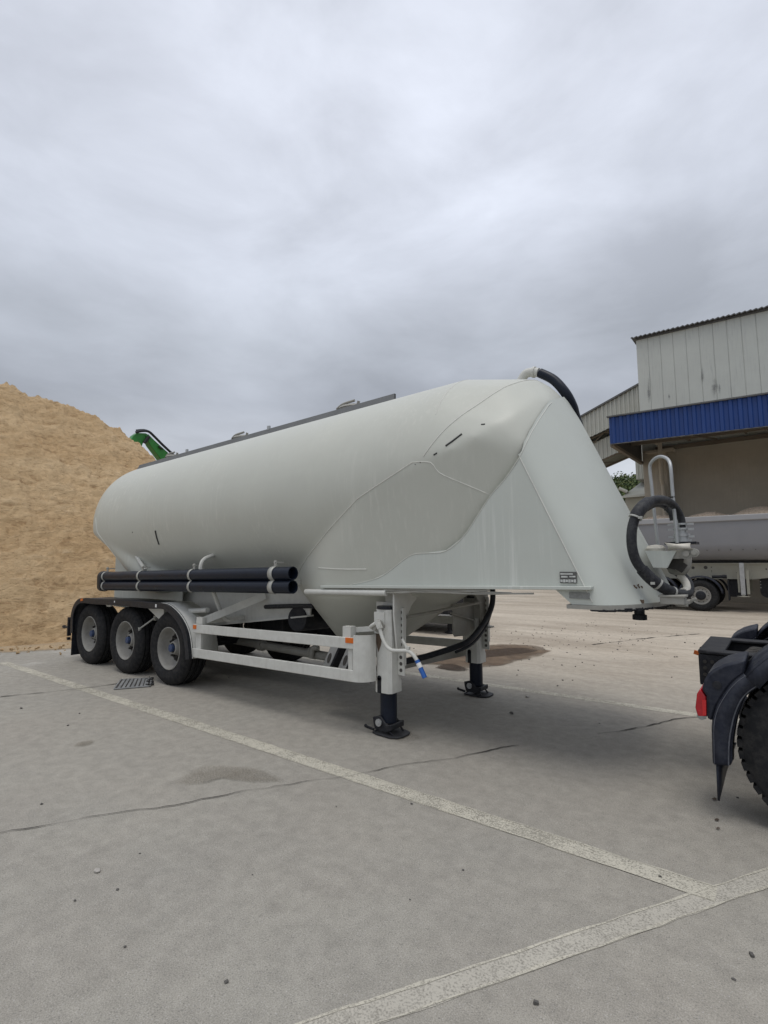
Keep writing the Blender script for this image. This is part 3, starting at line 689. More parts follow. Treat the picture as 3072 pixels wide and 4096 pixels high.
# black hose tubes racked along the side
TX0, TX1 = -2.06, 2.66
def tube_at(name, y, z, x0=TX0, x1=TX1):
    t = MB(); ax = Vector((1, 0, TILT)).normalized()
    t.lathe([(0, .070), (0, .078), (x1 - x0, .078), (x1 - x0, .070), (x1 - x0 - .12, .070), (x1 - x0 - .12, 0)], (x0, y, z + TILT * x0), ax, 32)
    o = t.build(name, M['tube'], T, smooth=40); return o
tubes = [tube_at('hose_tube', -1.225, 1.568), tube_at('hose_tube', -1.225, 1.412)]
tube_at('hose_tube', -1.06, 1.49, TX0, 2.4)
for z_ in (1.568, 1.412): tube_at('hose_tube', 1.225, z_)  # unseen far pair, added to deepen the shade under the trailer
tb = MB(); pr = []
for k in range(24):
    a = 2 * math.pi * k / 24; pr.append((-1.225 + .098 * math.cos(a), 1.49 + math.copysign(.08, math.sin(a) + 1e-9) + .092 * math.sin(a)))
tb.prism(pr, 0, TX0 - .09, TX0 + .03); tb.build('tube_end_cap', M['black'], T, tilt=True, bevel=.015)
for x in (-2.0, -.80, .62, 2.34):
    st = MB(); w = .045 if x < 2 else .075
    A = []
    for zc0, a0, a1 in ((1.568, 95, 245), (1.412, 115, 265)):
        for k in range(13):
            a = R(a0 + (a1 - a0) * k / 12); A.append((-1.225 + .083 * math.cos(a), zc0 + .083 * math.sin(a)))
    st.strip([Vector((x - w / 2, y, z)) for y, z in A], [Vector((x + w / 2, y, z)) for y, z in A])
    st.box((x, -1.215, 1.685), (.035, .012, .08)); st.disc((x, -1.222, 1.705), (0, 1, 0), .012, .02, 8)
    st.bar((x, -1.1, 1.70), (x, -1.22, 1.70), .03, .012)
    st.build('tube_strap', M['strap'], T, tilt=True, solid=.006)
hk = MB()
hk.tube([on_tank((.74, -1.0, 1.85)), (.74, -1.16, 1.78), (.74, -1.18, 1.6), (.80, -1.05, 1.4), (.86, -.9, 1.0), (.91, -.8, .93)], .028, 8, smooth=4)
for x in (-.8, 2.3): hk.bar((x, -.55, 1.5), (x, -1.15, 1.5), .05, .05)
hk.tube([z1(700, 125, 1, -1.0), z1(740, 190, 1, -1.02), z1(790, 270, 1, -1.05)], .03, 8, smooth=4)
hk.build('rack_bracket', M['grey'], T)

# side guards
for s in (-1, 1):
    gd = MB()
    for zlo, zhi in ((.785, .90), (.457, .575)): gd.box((2.14, s * 1.235, (zlo + zhi) / 2), (2.92, .03, zhi - zlo))
    g_ = gd.build('side_guard', M['grey'], T, tilt=True, bevel=.006)
    q = MB()
    for x in (.78, 3.535): q.box((x, s * 1.205, .68), (.12 if x < 2 else .06, .03, .44))
    q.build('guard_post', M['grey'], g_, tilt=True)
    q = MB()
    pr = [(3.60, s * 1.252)] + [(3.60 + .17 * math.sin(R(k * 15)), s * (1.09 + .165 * math.cos(R(k * 15)))) for k in range(7)] + [(3.75, s * 1.09), (3.75, s * 1.1)] + [(3.60 + .15 * math.sin(R(90 - k * 15)), s * (1.09 + .145 * math.cos(R(90 - k * 15)))) for k in range(7)] + [(3.60, s * 1.235)]
    q.prism([pr[0]] + pr[1:8] + [(3.745, s * 1.09)] + [(3.60 + .145 * math.sin(R(90 - k * 15)), s * (1.09 + .14 * math.cos(R(90 - k * 15)))) for k in range(1, 7)], 2, .462, .925)
    q.build('guard_end', M['grey'], g_, tilt=True)
    q = MB()
    for x in (.735, 3.55): q.box((x, s * 1.2535, .872 if x > 2 else .865), (.075 if x < 2 else .11, .008, .055))
    q.build('reflector', M['orange'], g_, tilt=True, bevel=.003)
    q = MB()
    q.bar((.78, s * 1.19, .93), (1.35, s * .55, 1.26), .06, .10); q.bar((.82, s * 1.19, .93), (.82, s * .52, .93), .05, .06); q.box((.80, s * 1.2, .95), (.14, .05, .09))
    q.bar((3.50, s * 1.15, .965), (3.80, s * 1.0, .985), .04, .05); q.box((3.50, s * 1.2, .955), (.11, .08, .11)); q.bar((3.60, s * 1.1, .70), (3.80, s * .9, .88), .03, .05)
    q.build('guard_bracket', M['grey'], g_, tilt=True)

# landing legs
LX = 3.825
for s in (-1, 1):
    y = s * .955; ho = MB(); o = []
    for (z, k) in ((1.255, 1.), (.55, 1.), (.52, 1.08), (.415, 1.08)):
        h_ = .104 * k; c_ = .032
        o.append([(LX + a * h_ - (c_ if i % 2 == 0 else 0) * a * 0, 0, 0) for i, a in enumerate(())])
    def octo(h_, c_): return [(LX - h_ + c_, y - h_), (LX + h_ - c_, y - h_), (LX + h_, y - h_ + c_), (LX + h_, y + h_ - c_), (LX + h_ - c_, y + h_), (LX - h_ + c_, y + h_), (LX - h_, y + h_ - c_), (LX - h_, y - h_ + c_)]
    rows = [[Vector((a, b, z)) for a, b in octo(h_, .03) + octo(h_, .03)[:1]] for z, h_ in ((1.255, .1), (.56, .1), (.525, .109), (.42, .109))]
    ho.grid(rows); ho.add(rows[0][:8], [tuple(range(8))]); ho.add(rows[-1][:8], [tuple(range(8))])
    leg = ho.build('landing_leg', M['grey'], T, smooth=20)
    q = MB(); q.prism([(LX + .118 * math.cos(R(a)), y + .118 * math.sin(R(a))) for a in range(0, 360, 30)], 2, 1.258, 1.285); q.build('leg_cap', M['black'], leg)
    q = MB(); q.tube([(LX, y, .12), (LX, y, .47)], .086, 28); q.build('inner_tube', M['tube'], leg)
    q = MB(); q.box((LX - .035, y - .1095, .49), (.05, .004, .15)); q.disc((LX - .035, y - .1095, .565), (0, 1, 0), .025, .004, 16); q.build('slot', M['chassis'], leg)
    q = MB()
    for dy in (-1, 1):
        q.prism([(LX - .115, .10), (LX - .125, .165), (LX - .06, .185), (LX - .02, .185), (LX + .05, .115), (LX + .115, .125), (LX + .115, .07), (LX + .05, .04), (LX - .10, .05)], 1, y + dy * .10 - .010, y + dy * .10 + .010)
    q.box((LX + .10, y, .095), (.035, .20, .05)); q.box((LX - .105, y, .125), (.03, .20, .07))
    pl_ = [(.215, .05), (.19, .11), (.11, .145), (-.06, .135), (-.13, .11), (-.14, .05)]
    q.prism([(LX + a, y + b) for a, b in pl_] + [(LX + a, y - b) for a, b in reversed(pl_)], 2, .004, .022)
    q.bar((LX - .11, y - .10, .04), (LX - .20, y - .13, .065), .014, .03); q.disc((LX - .20, y - .13, .07), (0, 1, 0), .018, .02, 10)
    for dy in (-1, 1): q.bar((LX + .03, y + dy * .10, .10), (LX + .12, y + dy * .09, .02), .016, .02); q.bar((LX + .03, y + dy * .10, .10), (LX - .10, y + dy * .1, .03), .016, .02)
    ft = q.build('foot', M['chassis'], leg, bevel=.008)
    q = MB(); q.disc((LX - .04, y + s * .0 - .118, .125), (0, 1, 0), .036, .02, 18); q.disc((LX - .04, y - .13, .125), (0, 1, 0), .016, .01, 10); q.build('pivot_pin', M['steel'], ft)
    # perforated mounting plate behind the leg
    q = MB(); q.box((LX + .145, y + .03, .93), (.085, .012, .68)); q.box((LX - .03, y + .06, 1.16), (.33, .02, .32)); q.box((LX + .186, y + .03, .98), (.006, .05, .58))
    mp_ = q.build('mount_plate', M['grey'], leg)
    q = MB()
    for k in range(10): q.disc((LX + .143, y + .0235, .64 + .065 * k), (0, 1, 0), .019, .002, 14)
    q.build('plate_hole', M['dark'], mp_)
    q = MB()
    Y = lambda v: s * v
    pr = [(Y(1.045), LO(3.97) - .03), (Y(.46), LO(3.97) - .03), (Y(.62), 1.36), (Y(.74), 1.28), (Y(.83), 1.16), (Y(.85), 1.0), (Y(.855), .86), (Y(1.0), .86), (Y(1.045), 1.2)]
    q.prism(pr, 0, 3.955, 3.975)
    q.prism([(LX - .1, LO(3.8) - .03), (3.955, LO(3.9) - .03), (3.955, 1.0), (LX - .1, 1.0)], 1, Y(.86) - .008, Y(.86) + .008)
    if s > 0: q.prism([(.30, 1.22), (.86, 1.22), (.86, .86), (.62, .80), (.34, .82), (.30, .86)], 0, 3.86, 3.87)
    q.build('leg_bracket', M['grey' if s < 0 else 'dgrey'], T)
q = MB(); q.tube([(3.985, -.84, 1.17), (3.985, .80, 1.21)], .018, 10); q.bar(z3(420, 1105, 0, 3.5), z3(1140, 955, 0, 3.62), .05, .09); q.tube([(3.9, .2, 1.12), (3.9, .80, .98)], .012, 8); q.build('leg_cross_beam', M['dgrey'], T)
for k, (dz, r_) in enumerate(((0, .036), (-.045, .018))):
    q = MB(); P_ = [Vector((4.06, 1.0, LO(4.06) - .03)), Vector((4.08, .99, 1.3)), Vector((4.06, .96, 1.12)), z3(1250 + 20 * k, 720, 0, 4.04), z3(1130 + 20 * k, 860, 0, 4.02), z3(1000, 920 + 12 * k, 0, 3.94), z3(850, 970 + 12 * k, 0, 3.84), z3(700, 1015 + 6 * k, 0, 3.74), z3(450, 1075, 0, 3.62), z3(250, 1130, 0, 3.5)]
    if k: P_ = P_[:6]
    q.tube([p + Vector((0, 0, dz)) for p in P_], r_, 12, smooth=6); q.build('air_hose', M['black'], T)
q = MB(); q.box((4.07, .88, .90), (.09, .10, .02)); q.build('hose_clip', M['strap'], T)
# crank
cr = MB(); YC = -1.16
cr.tube([(LX - .03, -1.05, 1.09), (LX - .03, YC, 1.085)], .035, 14); cr.tube([(LX - .03, -1.05, 1.09), (LX - .03, -1.085, 1.09)], .068, 18)
gx = cr.build('gearbox', M['dgrey'], T); q = MB(); q.prism([(LX - .085, .93), (LX - .05, .82), (LX - .015, .90), (LX + .01, 1.02), (LX + .0, 1.14), (LX - .09, 1.14)], 1, -1.0578, -1.0560); q.build('rust_run', M['rust'], gx)
q = MB(); q.box((LX - .03, -1.06, 1.12), (.13, .02, .22)); q.build('gearbox_plate', M['grey'], gx)
path = [z3(a, b, 1, YC) for a, b in ((265, 690), (285, 760), (315, 850), (350, 915), (400, 950), (480, 955), (550, 958), (600, 995), (640, 1055), (662, 1105))]
q = MB(); q.tube([Vector((LX - .03, -1.1, 1.085)), Vector((LX - .07, YC, 1.085))] + path, .0185, 12, smooth=4)
q.bar(z3(255, 665, 1, YC), z3(285, 745, 1, YC), .05, .035)
ck = q.build('crank_handle', M['steel' if 0 else 'grey'], T)
q = MB(); q.tube([z3(635, 1045, 1, YC), z3(710, 1212, 1, YC)], .0235, 14); q.build('grip', M['blue'], ck)
q = MB(); q.tube([z3(648, 1072, 1, YC), z3(668, 1117, 1, YC)], .0248, 14); q.build('grip_band', M['white'], ck)
q = MB(); q.tube([z3(497, 850, 1, -1.0), z3(520, 890, 1, -1.05), z3(548, 950, 1, -1.14)], .014, 8, smooth=3); q.bar(z3(555, 915, 1, YC), z3(548, 970, 1, YC), .03, .03); q.build('crank_rest', M['grey'], T)
# discharge pipe under the cones
q = MB(); q.tube([(-2.6, 0, .52), (1.9, 0, .44), (2.4, -.05, .42)], .062, 18, smooth=4); q.tube([(2.70, 0, .50), (2.70, 0, .38), (2.2, 0, .43)], .075, 16, smooth=4)
q.tube([z2(905, 800, 1, -.1), z2(915, 735, 1, -.1), z2(950, 735, 1, -.1)], .035, 12, smooth=4)
for x in (.55, 1.7): q.tube([(x, 0, .46), (x + .10, 0, .46)], .085, 18)
q.tube([(-1.1, 0, .94), (-1.1, 0, .5)], .08, 16)
q.build('discharge_pipe', M['dgrey'], T)
q = MB(); q.tube([z2(600, 460, 1, -.56), z2(760, 455, 1, -.6), z2(920, 455, 1, -.7)], .03, 10, smooth=3); q.build('rubber_sleeve', M['hose'], T)
q = MB(); q.box((.95, .35, .78), (.5, .9, .34)); q.build('shade_block_mid', M['chassis'], T, bevel=.02)  # added dark box, fills the space behind the guard with shade
q = MB(); q.box((1.65, .78, .76), (.9, .36, .44)); q.build('shade_block_far', M['chassis'], T, bevel=.02)  # second added box, there to darken the view under the tank
q = MB(); q.tube([(1.9, .55, .95), (2.0, -.55, 1.0)], .16, 20);  q.build('air_tank', M['chassis'], T)

# front end: bracket box, ladder loop, valve, hoses
q = MB(); b1, b2, b3, b4 = z4(528, 1040, 1, -.42), z4(818, 1042, 1, -.42), z4(735, 1200, 1, -.42), z4(605, 1195, 1, -.42)
q.prism([(p.x, p.z) for p in (b1, b2, b3, b4)], 1, -.425, -.41); q.prism([(p.x, p.z) for p in (b1, b2, b3, b4)], 1, .41, .425)
q.prism([(b1.x, b1.z - .004), (b2.x, b2.z - .004), (b2.x, b2.z - .016), (b1.x, b1.z - .016)], 1, -.408, .408); cb_ = q.build('coupling_shelf', M['apron'], T)
q = MB(); l_, r_ = z4(650, 1005, 1, .12), z4(825, 970, 1, -.2)
arch = [l_, z4(615, 700, 1, .12), z4(590, 450, 1, .12), z4(572, 280, 1, .12), z4(590, 225, 1, .10), z4(630, 188, 1, .06), z4(672, 175, 1, 0), z4(715, 185, 1, -.08), z4(748, 215, 1, -.15), z4(765, 280, 1, -.2), z4(780, 480, 1, -.2), z4(805, 750, 1, -.2), r_]
q.tube(arch, .0145, 12, smooth=4); q.build('hose_hoop', M['steel'], T)
q = MB(); q.bar(z4(740, 550, 1, -.24), z4(800, 545, 1, -.2), .012, .012); q.tube([z4(705, 670, 1, -.2), z4(750, 628, 1, -.2)], .006, 6); q.build('hoop_hook', M['bolt'], T)
loop = [z4(868, 850, 1, -.1), z4(866, 770, 1, -.1), z4(840, 700, 1, -.12), z4(790, 625, 1, -.2), z4(720, 580, 1, -.32), z4(650, 572, 1, -.45), z4(570, 592, 1, -.55), z4(500, 645, 1, -.66), z4(450, 715, 1, -.72), z4(418, 800, 1, -.74), z4(405, 900, 1, -.76), z4(412, 1020, 1, -.76), z4(450, 1140, 1, -.74), z4(530, 1245, 1, -.70), z4(620, 1330, 1, -.66), z4(720, 1395, 1, -.6), z4(810, 1430, 1, -.5), z4(880, 1440, 1, -.4), z4(930, 1420, 1, -.28), z4(928, 1350, 1, -.2), z4(880, 1280, 1, -.12), z4(800, 1215, 1, -.05), z4(740, 1160, 1, 0)]
def hr(i, n): return .039 if i < n * .27 else .047
lp = spline(loop, 6); q = MB(); q.tube(lp, [.028 + .011 * min(1, i / (len(lp) * .25)) for i in range(len(lp))], 18)
ho_ = q.build('loading_hose', M['hose'], T)
q = MB()
def sleeve(i0, i1, r_): q.tube(lp[i0:i1 + 1], r_, 18)
n = len(lp); sleeve(6 * 6 + 1, 6 * 8 + 1, .051); sleeve(12 * 6 + 4, 14 * 6 + 2, .048); sleeve(14 * 6 + 2, 15 * 6 + 3, .045)
q.build('hose_sleeve', M['hose'], ho_)
q = MB(); q.tube(lp[8 * 6 + 1:8 * 6 + 3], .053, 18); q.tube(lp[14 * 6 + 1:14 * 6 + 3], .050, 18); q.tube(lp[15 * 6 + 3:15 * 6 + 4 + 1], .047, 18)
for c in (z4(485, 735, 1, -.78), z4(600, 1340, 1, -.73)): q.box(c, (.03, .02, .02))
q.build('hose_clamp', M['strap'], ho_)
q = MB(); lp2 = spline([z4(790, 760, 1, .02), z4(770, 690, 1, .02), z4(720, 635, 1, .02), z4(660, 612, 1, -.1), z4(600, 618, 1, -.25), z4(540, 650, 1, -.4)], 5); q.tube(lp2, .030, 14); q.build('second_hose', M['hose'], T)
# valve stack and couplings on the shelf
cen_ = z4(850, 1330, 1, -.35); q = MB(); q.tube([p.lerp(cen_, .22) + Vector((0, -.015, 0)) for p in lp[int(17.3 * 6):int(20.6 * 6)]], .030, 12); q.build('hose_liner', M['tan'], ho_)
v0 = z4(868, 965, 1, -.08); q = MB(); zs = [(0, .10), (.03, .10), (.031, .075), (.06, .075), (.061, .085), (.09, .085), (.091, .06), (.13, .06), (.131, .082), (.15, .082), (.151, .055), (.18, .055), (.181, .078), (.20, .078), (.201, .045), (.25, .045), (.25, 0)]
q.lathe([(a * .85, b * .78) for a, b in zs], v0, (0, 0, 1), 20)
for dz in (.05, .115, .16): q.bar(v0 + Vector((-.10, -.02, dz)), v0 + Vector((.10, -.02, dz)), .018, .018)
q.build('valve_stack', M['steel'], T)
q = MB(); q.box(v0 + Vector((0, 0, -.008)), (.24, .22, .022)); q.build('gasket_plate', M['black'], T)
q = MB(); a = [z4(c, d, 1, -.42) for c, d in ((708, 968), (945, 975), (968, 1030), (738, 1036))]; mid = [z4(c, d, 1, -.46) for c, d in ((820, 985), (855, 1028))]
q.grid([[a[0], (a[0] + a[1]) / 2 + Vector((0, -.04, -.012)), a[1]], [(a[0] + a[3]) / 2 + Vector((.02, -.02, 0)), (a[0] + a[2]) / 2 + Vector((0, -.07, 0)), (a[1] + a[2]) / 2 + Vector((-.01, -.02, 0))], [a[3], (a[3] + a[2]) / 2 + Vector((0, -.05, .012)), a[2]]])
q.build('sacking_cover', M['tan'], T, solid=.012, smooth=80)
q = MB(); c0 = z4(628, 1030, 1, -.05); q.lathe([(-.02, 0), (-.02, .075), (.01, .082), (.035, .065), (.045, 0)], c0, (0, 0, 1), 18); q.build('pale_lid', M['tan'], T)
q = MB(); 
q.tube([z4(880, 1050, 1, -.2), z4(905, 1100, 1, -.2), z4(905, 1160, 1, -.2), z4(880, 1215, 1, -.2), z4(830, 1225, 1, -.15), z4(780, 1215, 1, -.1)], .042, 14, smooth=5); q.build('elbow_pipe', M['dgrey'], T)
q = MB()
for (a_, b_, r_) in ((905, 1068, .045), (980, 1060, .036)): q.disc(z4(a_, b_, 1, -.40), (0, 1, 0), r_, .05, 18); q.disc(z4(a_, b_, 1, -.43), (0, 1, 0), r_ * .55, .03, 12)
q.box(z4(860, 1075, 1, -.38), (.13, .06, .07)); q.bar(z4(830, 1060, 1, -.36), z4(990, 1045, 1, -.36), .04, .05); q.box(z4(945, 1055, 1, -.38), (.05, .05, .04)); q.build('air_coupling', M['dgrey'], T)
q = MB(); q.prism([(p.x, p.z) for p in (z4(740, 1200, 1, -.3), z4(815, 1105, 1, -.3), z4(890, 1090, 1, -.3), z4(875, 1165, 1, -.3), z4(800, 1215, 1, -.3))], 1, -.30, -.28); q.box(z4(830, 1170, 1, -.27), (.12, .05, .08), Matrix.Rotation(R(35), 3, 'Y')); q.build('coupling_bracket', M['bolt'], T)
q = MB(); a = z4(790, 1495, 1, -.55); q.box(a, (.17, .14, .06)); q.box(a + Vector((0, 0, .035)), (.19, .16, .018)); q.bar(z4(840, 1540, 1, -.5), z4(930, 1500, 1, -.4), .07, .03); q.bar(z4(870, 1540, 1, -.42), z4(1000, 1478, 1, -.42), .045, .02); q.box(z4(875, 1525, 1, -.5), (.07, .06, .05)); q.build('step_bracket', M['dgrey'], T, bevel=.004)
q = MB(); rr = random.Random(5)
for i in range(9): 
    a, b = rr.uniform(425, 500), rr.uniform(1352, 1385); p = hit_nose(2350 + a / 2.298, 1750 + b / 2.298); q.disc(p + Vector((.0, -.002, 0)), (.35, -1, 0), rr.uniform(.004, .013), .003, 7)
p = hit_nose(2350 + 490 / 2.298, 1750 + 1508 / 2.298); q.box(p, (.05, .004, .03))
q.build('paint_chip', M['rust'], nose)
# pressure hose over the crest
q = MB(); P_ = [at(2160, 1492, 1, .12), at(2215, 1520, 1, .12), at(2262, 1572, 1, .12), at(2290, 1625, 1, .2), at(2302, 1668, 1, .3), Vector((5.46, .62, 2.95)), Vector((5.5, .85, 2.5)), Vector((5.6, 1.0, 2.0))]; q.tube(P_, .052, 16, smooth=6); q.build('crest_hose', M['tube'], T)
q = MB(); q.tube([Vector((4.85, .12, 3.66)), at(2095, 1505, 1, .12), at(2118, 1490, 1, .12), at(2155, 1490, 1, .12)], .05, 16, smooth=5); q.tube([at(2132, 1489, 1, .12), at(2140, 1489, 1, .12)], .062, 16); q.build('crest_pipe', M['grey'], T)

q = MB(); q.box((3.2, -.945, .515), (.75, .10, .03)); q.bar((3.5, -.945, .52), (3.5, -1.2, .54), .04, .04); q.build('chock_holder', M['dgrey'], T)
# ------------------------------------------------------------------ wheel chocks hung by the guard
for k, (xa, lab) in enumerate(((2.88, 'grey wheel chock behind the side guard, the one further from the landing leg'), (3.12, 'grey wheel chock behind the side guard, the one nearer to the landing leg'))):
    c = root('wheel_chock', (xa + .1, -.95, .64), lab, 'wheel chock', 'wheel chocks behind the side guard')
    q = MB(); A = [(xa, .54), (xa + .12, .54), (xa + .27, .80), (xa + .15, .80)]
    hole = [(xa + .135 + .028 * math.cos(t) + .045 * math.sin(t) * .5, .67 + .06 * math.sin(t)) for t in (2 * math.pi * i / 16 for i in range(16))]
    q.prism(A, 1, -.99, -.90); q.build('wedge', M['steel'], c, bevel=.008)
    q = MB(); q.prism(hole, 1, -.992, -.985); q.build('grip_hole', M['dark'], c)
    q = MB(); q.prism([(xa + .115, .53), (xa + .14, .53), (xa + .29, .79), (xa + .27, .80)], 1, -.99, -.86); q.build('ribbed_face', M['black'], c)
# ------------------------------------------------------------------ sand heap
RIDGE = [(-16, 0), (-13, 2.2), (-9.5, 5.6), (-6.5, 8.2), (-3, 9.4), (0, 9.4), (1.26, 9.0), (2.0, 8.7), (2.6, 8.75), (3.6, 8.5), (4.9, 7.2), (6.7, 5.2), (8.1, 3.8), (10.5, 2.4), (13, 1.3), (17, .4), (21, 0)]
BASE = [(-17, -15), (-12, -10.2), (-8, -7.8), (-4, -6.2), (-1.5, -5.65), (-.5, -5.15), (1, -5.0), (6, -5.2), (12, -7), (17, -10), (21, -14)]
def sand_h(x, y):
    u = y * 1.0 + (x + 18) * -.05
    top = lerp(u, RIDGE); b = lerp(y, BASE) + .35 * noise.noise((y * .6, 0, 3)) + .12 * noise.noise((y * 2.3, 0, 8))
    d = b - x
    h = d * .76 if d < 9 else d * .76
    h -= .22 * max(0, 1.6 - d) if d > 0 else 0
    k = .6; m_ = min(h, top); h = m_ - .25 * max(0., 1 - abs(h - top) / k) ** 2 * k
    h = min(h, top - .05 * max(0, -x - 24))
    n1 = noise.fractal((x * .35, y * .35, 1.), 1., 2., 4) * .32; n2 = noise.fractal((x * 1.6, y * 1.6, 4.), .9, 2., 5) * .13; n3 = noise.noise((x * 7, y * 7, 2.)) * .04 - .20 * abs(noise.noise((x * 2.4, y * 1.4, 7.))) - .18 * abs(noise.noise((x * 5.2, y * 2.8, 9.))) + .075 * noise.noise((x * 12, y * 8, 4.))
    rid = -abs(noise.noise((x * .5 + 3, y * 1.4, 6.))) * .22
    return h + (n1 + n2 + n3 + rid) * min(1, max(0, d) * .9)
rows = []
XS = [-4.6 - (i / 440) ** 1.35 * 27 for i in range(441)]; YS = [-17 + 13 * j / 90 for j in range(90)] + [-4 + 13 * j / 400 for j in range(400)] + [9 + 14 * j / 80 for j in range(81)]
for x in XS: rows.append([Vector((x, y, max(-.06, sand_h(x, y)))) for y in YS])
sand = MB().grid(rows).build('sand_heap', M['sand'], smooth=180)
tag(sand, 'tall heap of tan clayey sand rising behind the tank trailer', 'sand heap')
M['spill'] = worn_mat('sand_spill', (.50, .37, .22), .36, (.42, .31, .19), 3., .2, True)
blob('sand_spill', [(-6.4, -2.6, 0), (-5.2, -1.9, 0), (-4.5, -.9, 0), (-4.1, .6, 0), (-4.3, 2., 0), (-5.4, 2.4, 0), (-5.9, .4, 0), (-6.6, -1.6, 0)], M['spill'], seed=3)
rr = random.Random(17); q = MB()
for i in range(300):
    if i < 250: c = gp(rr.gauss(2150, 330), rr.gauss(2555, 42))
    elif i < 290: c = Vector((rr.uniform(1.5, 7.5), rr.uniform(1.5, 9), 0))
    else: c = Vector((rr.uniform(-5, 7), rr.uniform(-4.4, 1.5), 0))
    s_ = rr.uniform(.006, .022) * (.8 if i < 330 else .45)
    q.box(c + Vector((0, 0, s_ * .3)), (s_ * rr.uniform(.8, 2), s_ * rr.uniform(.7, 1.4), s_), Matrix.Rotation(rr.uniform(0, 3), 3, 'Z') @ Matrix.Rotation(rr.uniform(-.5, .5), 3, 'X'))
tag(q.build('grit', M['stone'], smooth=0), kind='stuff')
rr = random.Random(11); q = MB()
for i in range(420):
    y = rr.uniform(-9, 2); x = lerp(y, BASE) + rr.gauss(.15, .35) + .2; s_ = rr.uniform(.012, .05) * (1.5 if rr.random() < .1 else 1)
    b_ = [Vector((rr.gauss(0, 1), rr.gauss(0, 1), rr.gauss(0, 1))).normalized() * s_ for _ in range(8)]
    h_ = hull_bm(b_); tm = bpy.data.meshes.new('t'); h_.to_mesh(tm); h_.free(); q.add([v.co + Vector((x, y, s_ * .4 + max(0, sand_h(x, y)))) for v in tm.vertices], [tuple(p.vertices) for p in tm.polygons]); bpy.data.meshes.remove(tm)
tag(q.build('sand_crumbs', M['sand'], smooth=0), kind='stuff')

# ------------------------------------------------------------------ excavator behind the heap (arm shows over it)
EX = at(600, 1800, 0, -23)
X = root('excavator', (-23, EX.y + 2.5, 0), 'green excavator arm showing above the sand heap', 'excavator')
P0 = Vector((-23, 0, 0))
def ex(x, y): p = at(x * 1.8517, y * 1.8517, 0, -22.); return p
e1, e2, e3, e4 = ex(290, 946), ex(318, 944), ex(364, 998), ex(345, 1012)
def lam(pts, wd, name, mt, par, bev=.03):
    """flat outline of an arm in the plane x = -22, given a thickness"""
    q = MB(); n = len(pts); dv = Vector((wd / 2, 0, 0)); vs = [p + dv for p in pts] + [p - dv for p in pts]
    q.add(vs, [tuple(range(n)), tuple(range(2 * n - 1, n - 1, -1))] + [(i, (i + 1) % n, n + (i + 1) % n, n + i) for i in range(n)]); return q.build(name, mt, par, bevel=bev)
boom_dir = (ex(364, 998) - ex(318, 944)).normalized()
foot = ex(364, 998) + boom_dir * 5.2
lam([ex(309, 941), ex(316, 939), ex(330, 953), ex(371, 990), foot + Vector((0, .3, .1)), foot + Vector((0, -.35, -.2)), ex(348, 1000), ex(320, 963)], .5, 'boom', M['green'], X)
lam([ex(284, 942), ex(292, 936), ex(312, 937), ex(317, 941), ex(306, 957), ex(303, 965), ex(296, 960), ex(270, 990), ex(262, 985)], .4, 'arm', M['green'], X)
q = MB(); q.tube([p + Vector((.3, 0, .06)) for p in (ex(288, 938), ex(300, 935), ex(315, 936), ex(328, 947), ex(345, 964), ex(371, 988))], .075, 8, smooth=4); q.tube([p + Vector((.1, 0, .16)) for p in (ex(292, 936), ex(315, 936), ex(335, 953), ex(371, 988))], .05, 8, smooth=4); q.build('hydraulic_hose', M['black'], X)
q = MB(); q.tube([p + Vector((.3, 0, 0)) for p in (ex(306, 958), ex(316, 945))], .10, 10); q.tube([p + Vector((.33, 0, 0)) for p in (ex(336, 966), ex(345, 972))], .05, 8); q.build('hydraulic_cylinder', M['chassis'], X)
q = MB(); fx, fy = -22.3, foot.y
q.box((fx, fy + .8, 1.9), (2.6, 3.4, 1.6)); q.box((fx, fy + .4, foot.z * .5 + .8), (.9, .9, max(.5, foot.z - 1.2))); q.build('body', M['green'], X, bevel=.1)
q = MB(); q.box((fx + .9, fy + .2, 3.0), (.9, 1.5, 1.5)); q.build('cab', M['glass'], X, bevel=.08)
for sx_ in (-1, 1):
    q = MB(); q.prism([(fy - 1.2, .45), (fy - .9, .05), (fy + 2.2, .05), (fy + 2.6, .45), (fy + 2.3, .9), (fy - 1.0, .9)], 0, fx + sx_ * 1.1 - .3, fx + sx_ * 1.1 + .3); q.build('track', M['chassis'], X)
q = MB(); q.tube([(fx, fy + .7, .6), (fx, fy + .7, 1.15)], .6, 20); q.build('slew_ring', M['chassis'], X)

# ------------------------------------------------------------------ loading building
BY, FY = 20.0, 14.82
XL, XR = 2.43, 17.0
B = root('loading_building', (XL, BY, 0), 'tall pale clad industrial building with a blue canopy band over its concrete wall', 'building')
def corrug(p0, ux, L_, z_lo, z_hi, nrm, pitch=.2, dep=.03, shape='trap', lean=None):
    """ribbed sheet: runs along ux from p0 for L_, between z_lo(t), z_hi(t)"""
    A, Bv = [], []; t = 0.; k = 0
    prof = [(0, 0), (.30, 0), (.40, 1), (.75, 1), (.88, 0)] if shape == 'trap' else [(0, 0), (.93, 0), (.95, -1), (.98, -1)]
    while t < L_:
        for f_, d_ in prof:
            tt = min(L_, t + f_ * pitch); p = p0 + ux * tt + nrm * (d_ * dep)
            A.append(Vector((p.x, p.y, z_lo(tt)))); Bv.append(Vector((p.x, p.y, z_hi(tt))))
        t += pitch
    return MB().strip(A, Bv)
ux, fn = Vector((1, 0, 0)), Vector((0, -1, 0))
ZT, ZC = 11.95, 6.65
zl_top = lambda t: ZT - .02 * t
cl = corrug(Vector((XL, BY, 0)), ux, XR - XL, lambda t: ZC, zl_top, fn, .5, .02, 'panel')
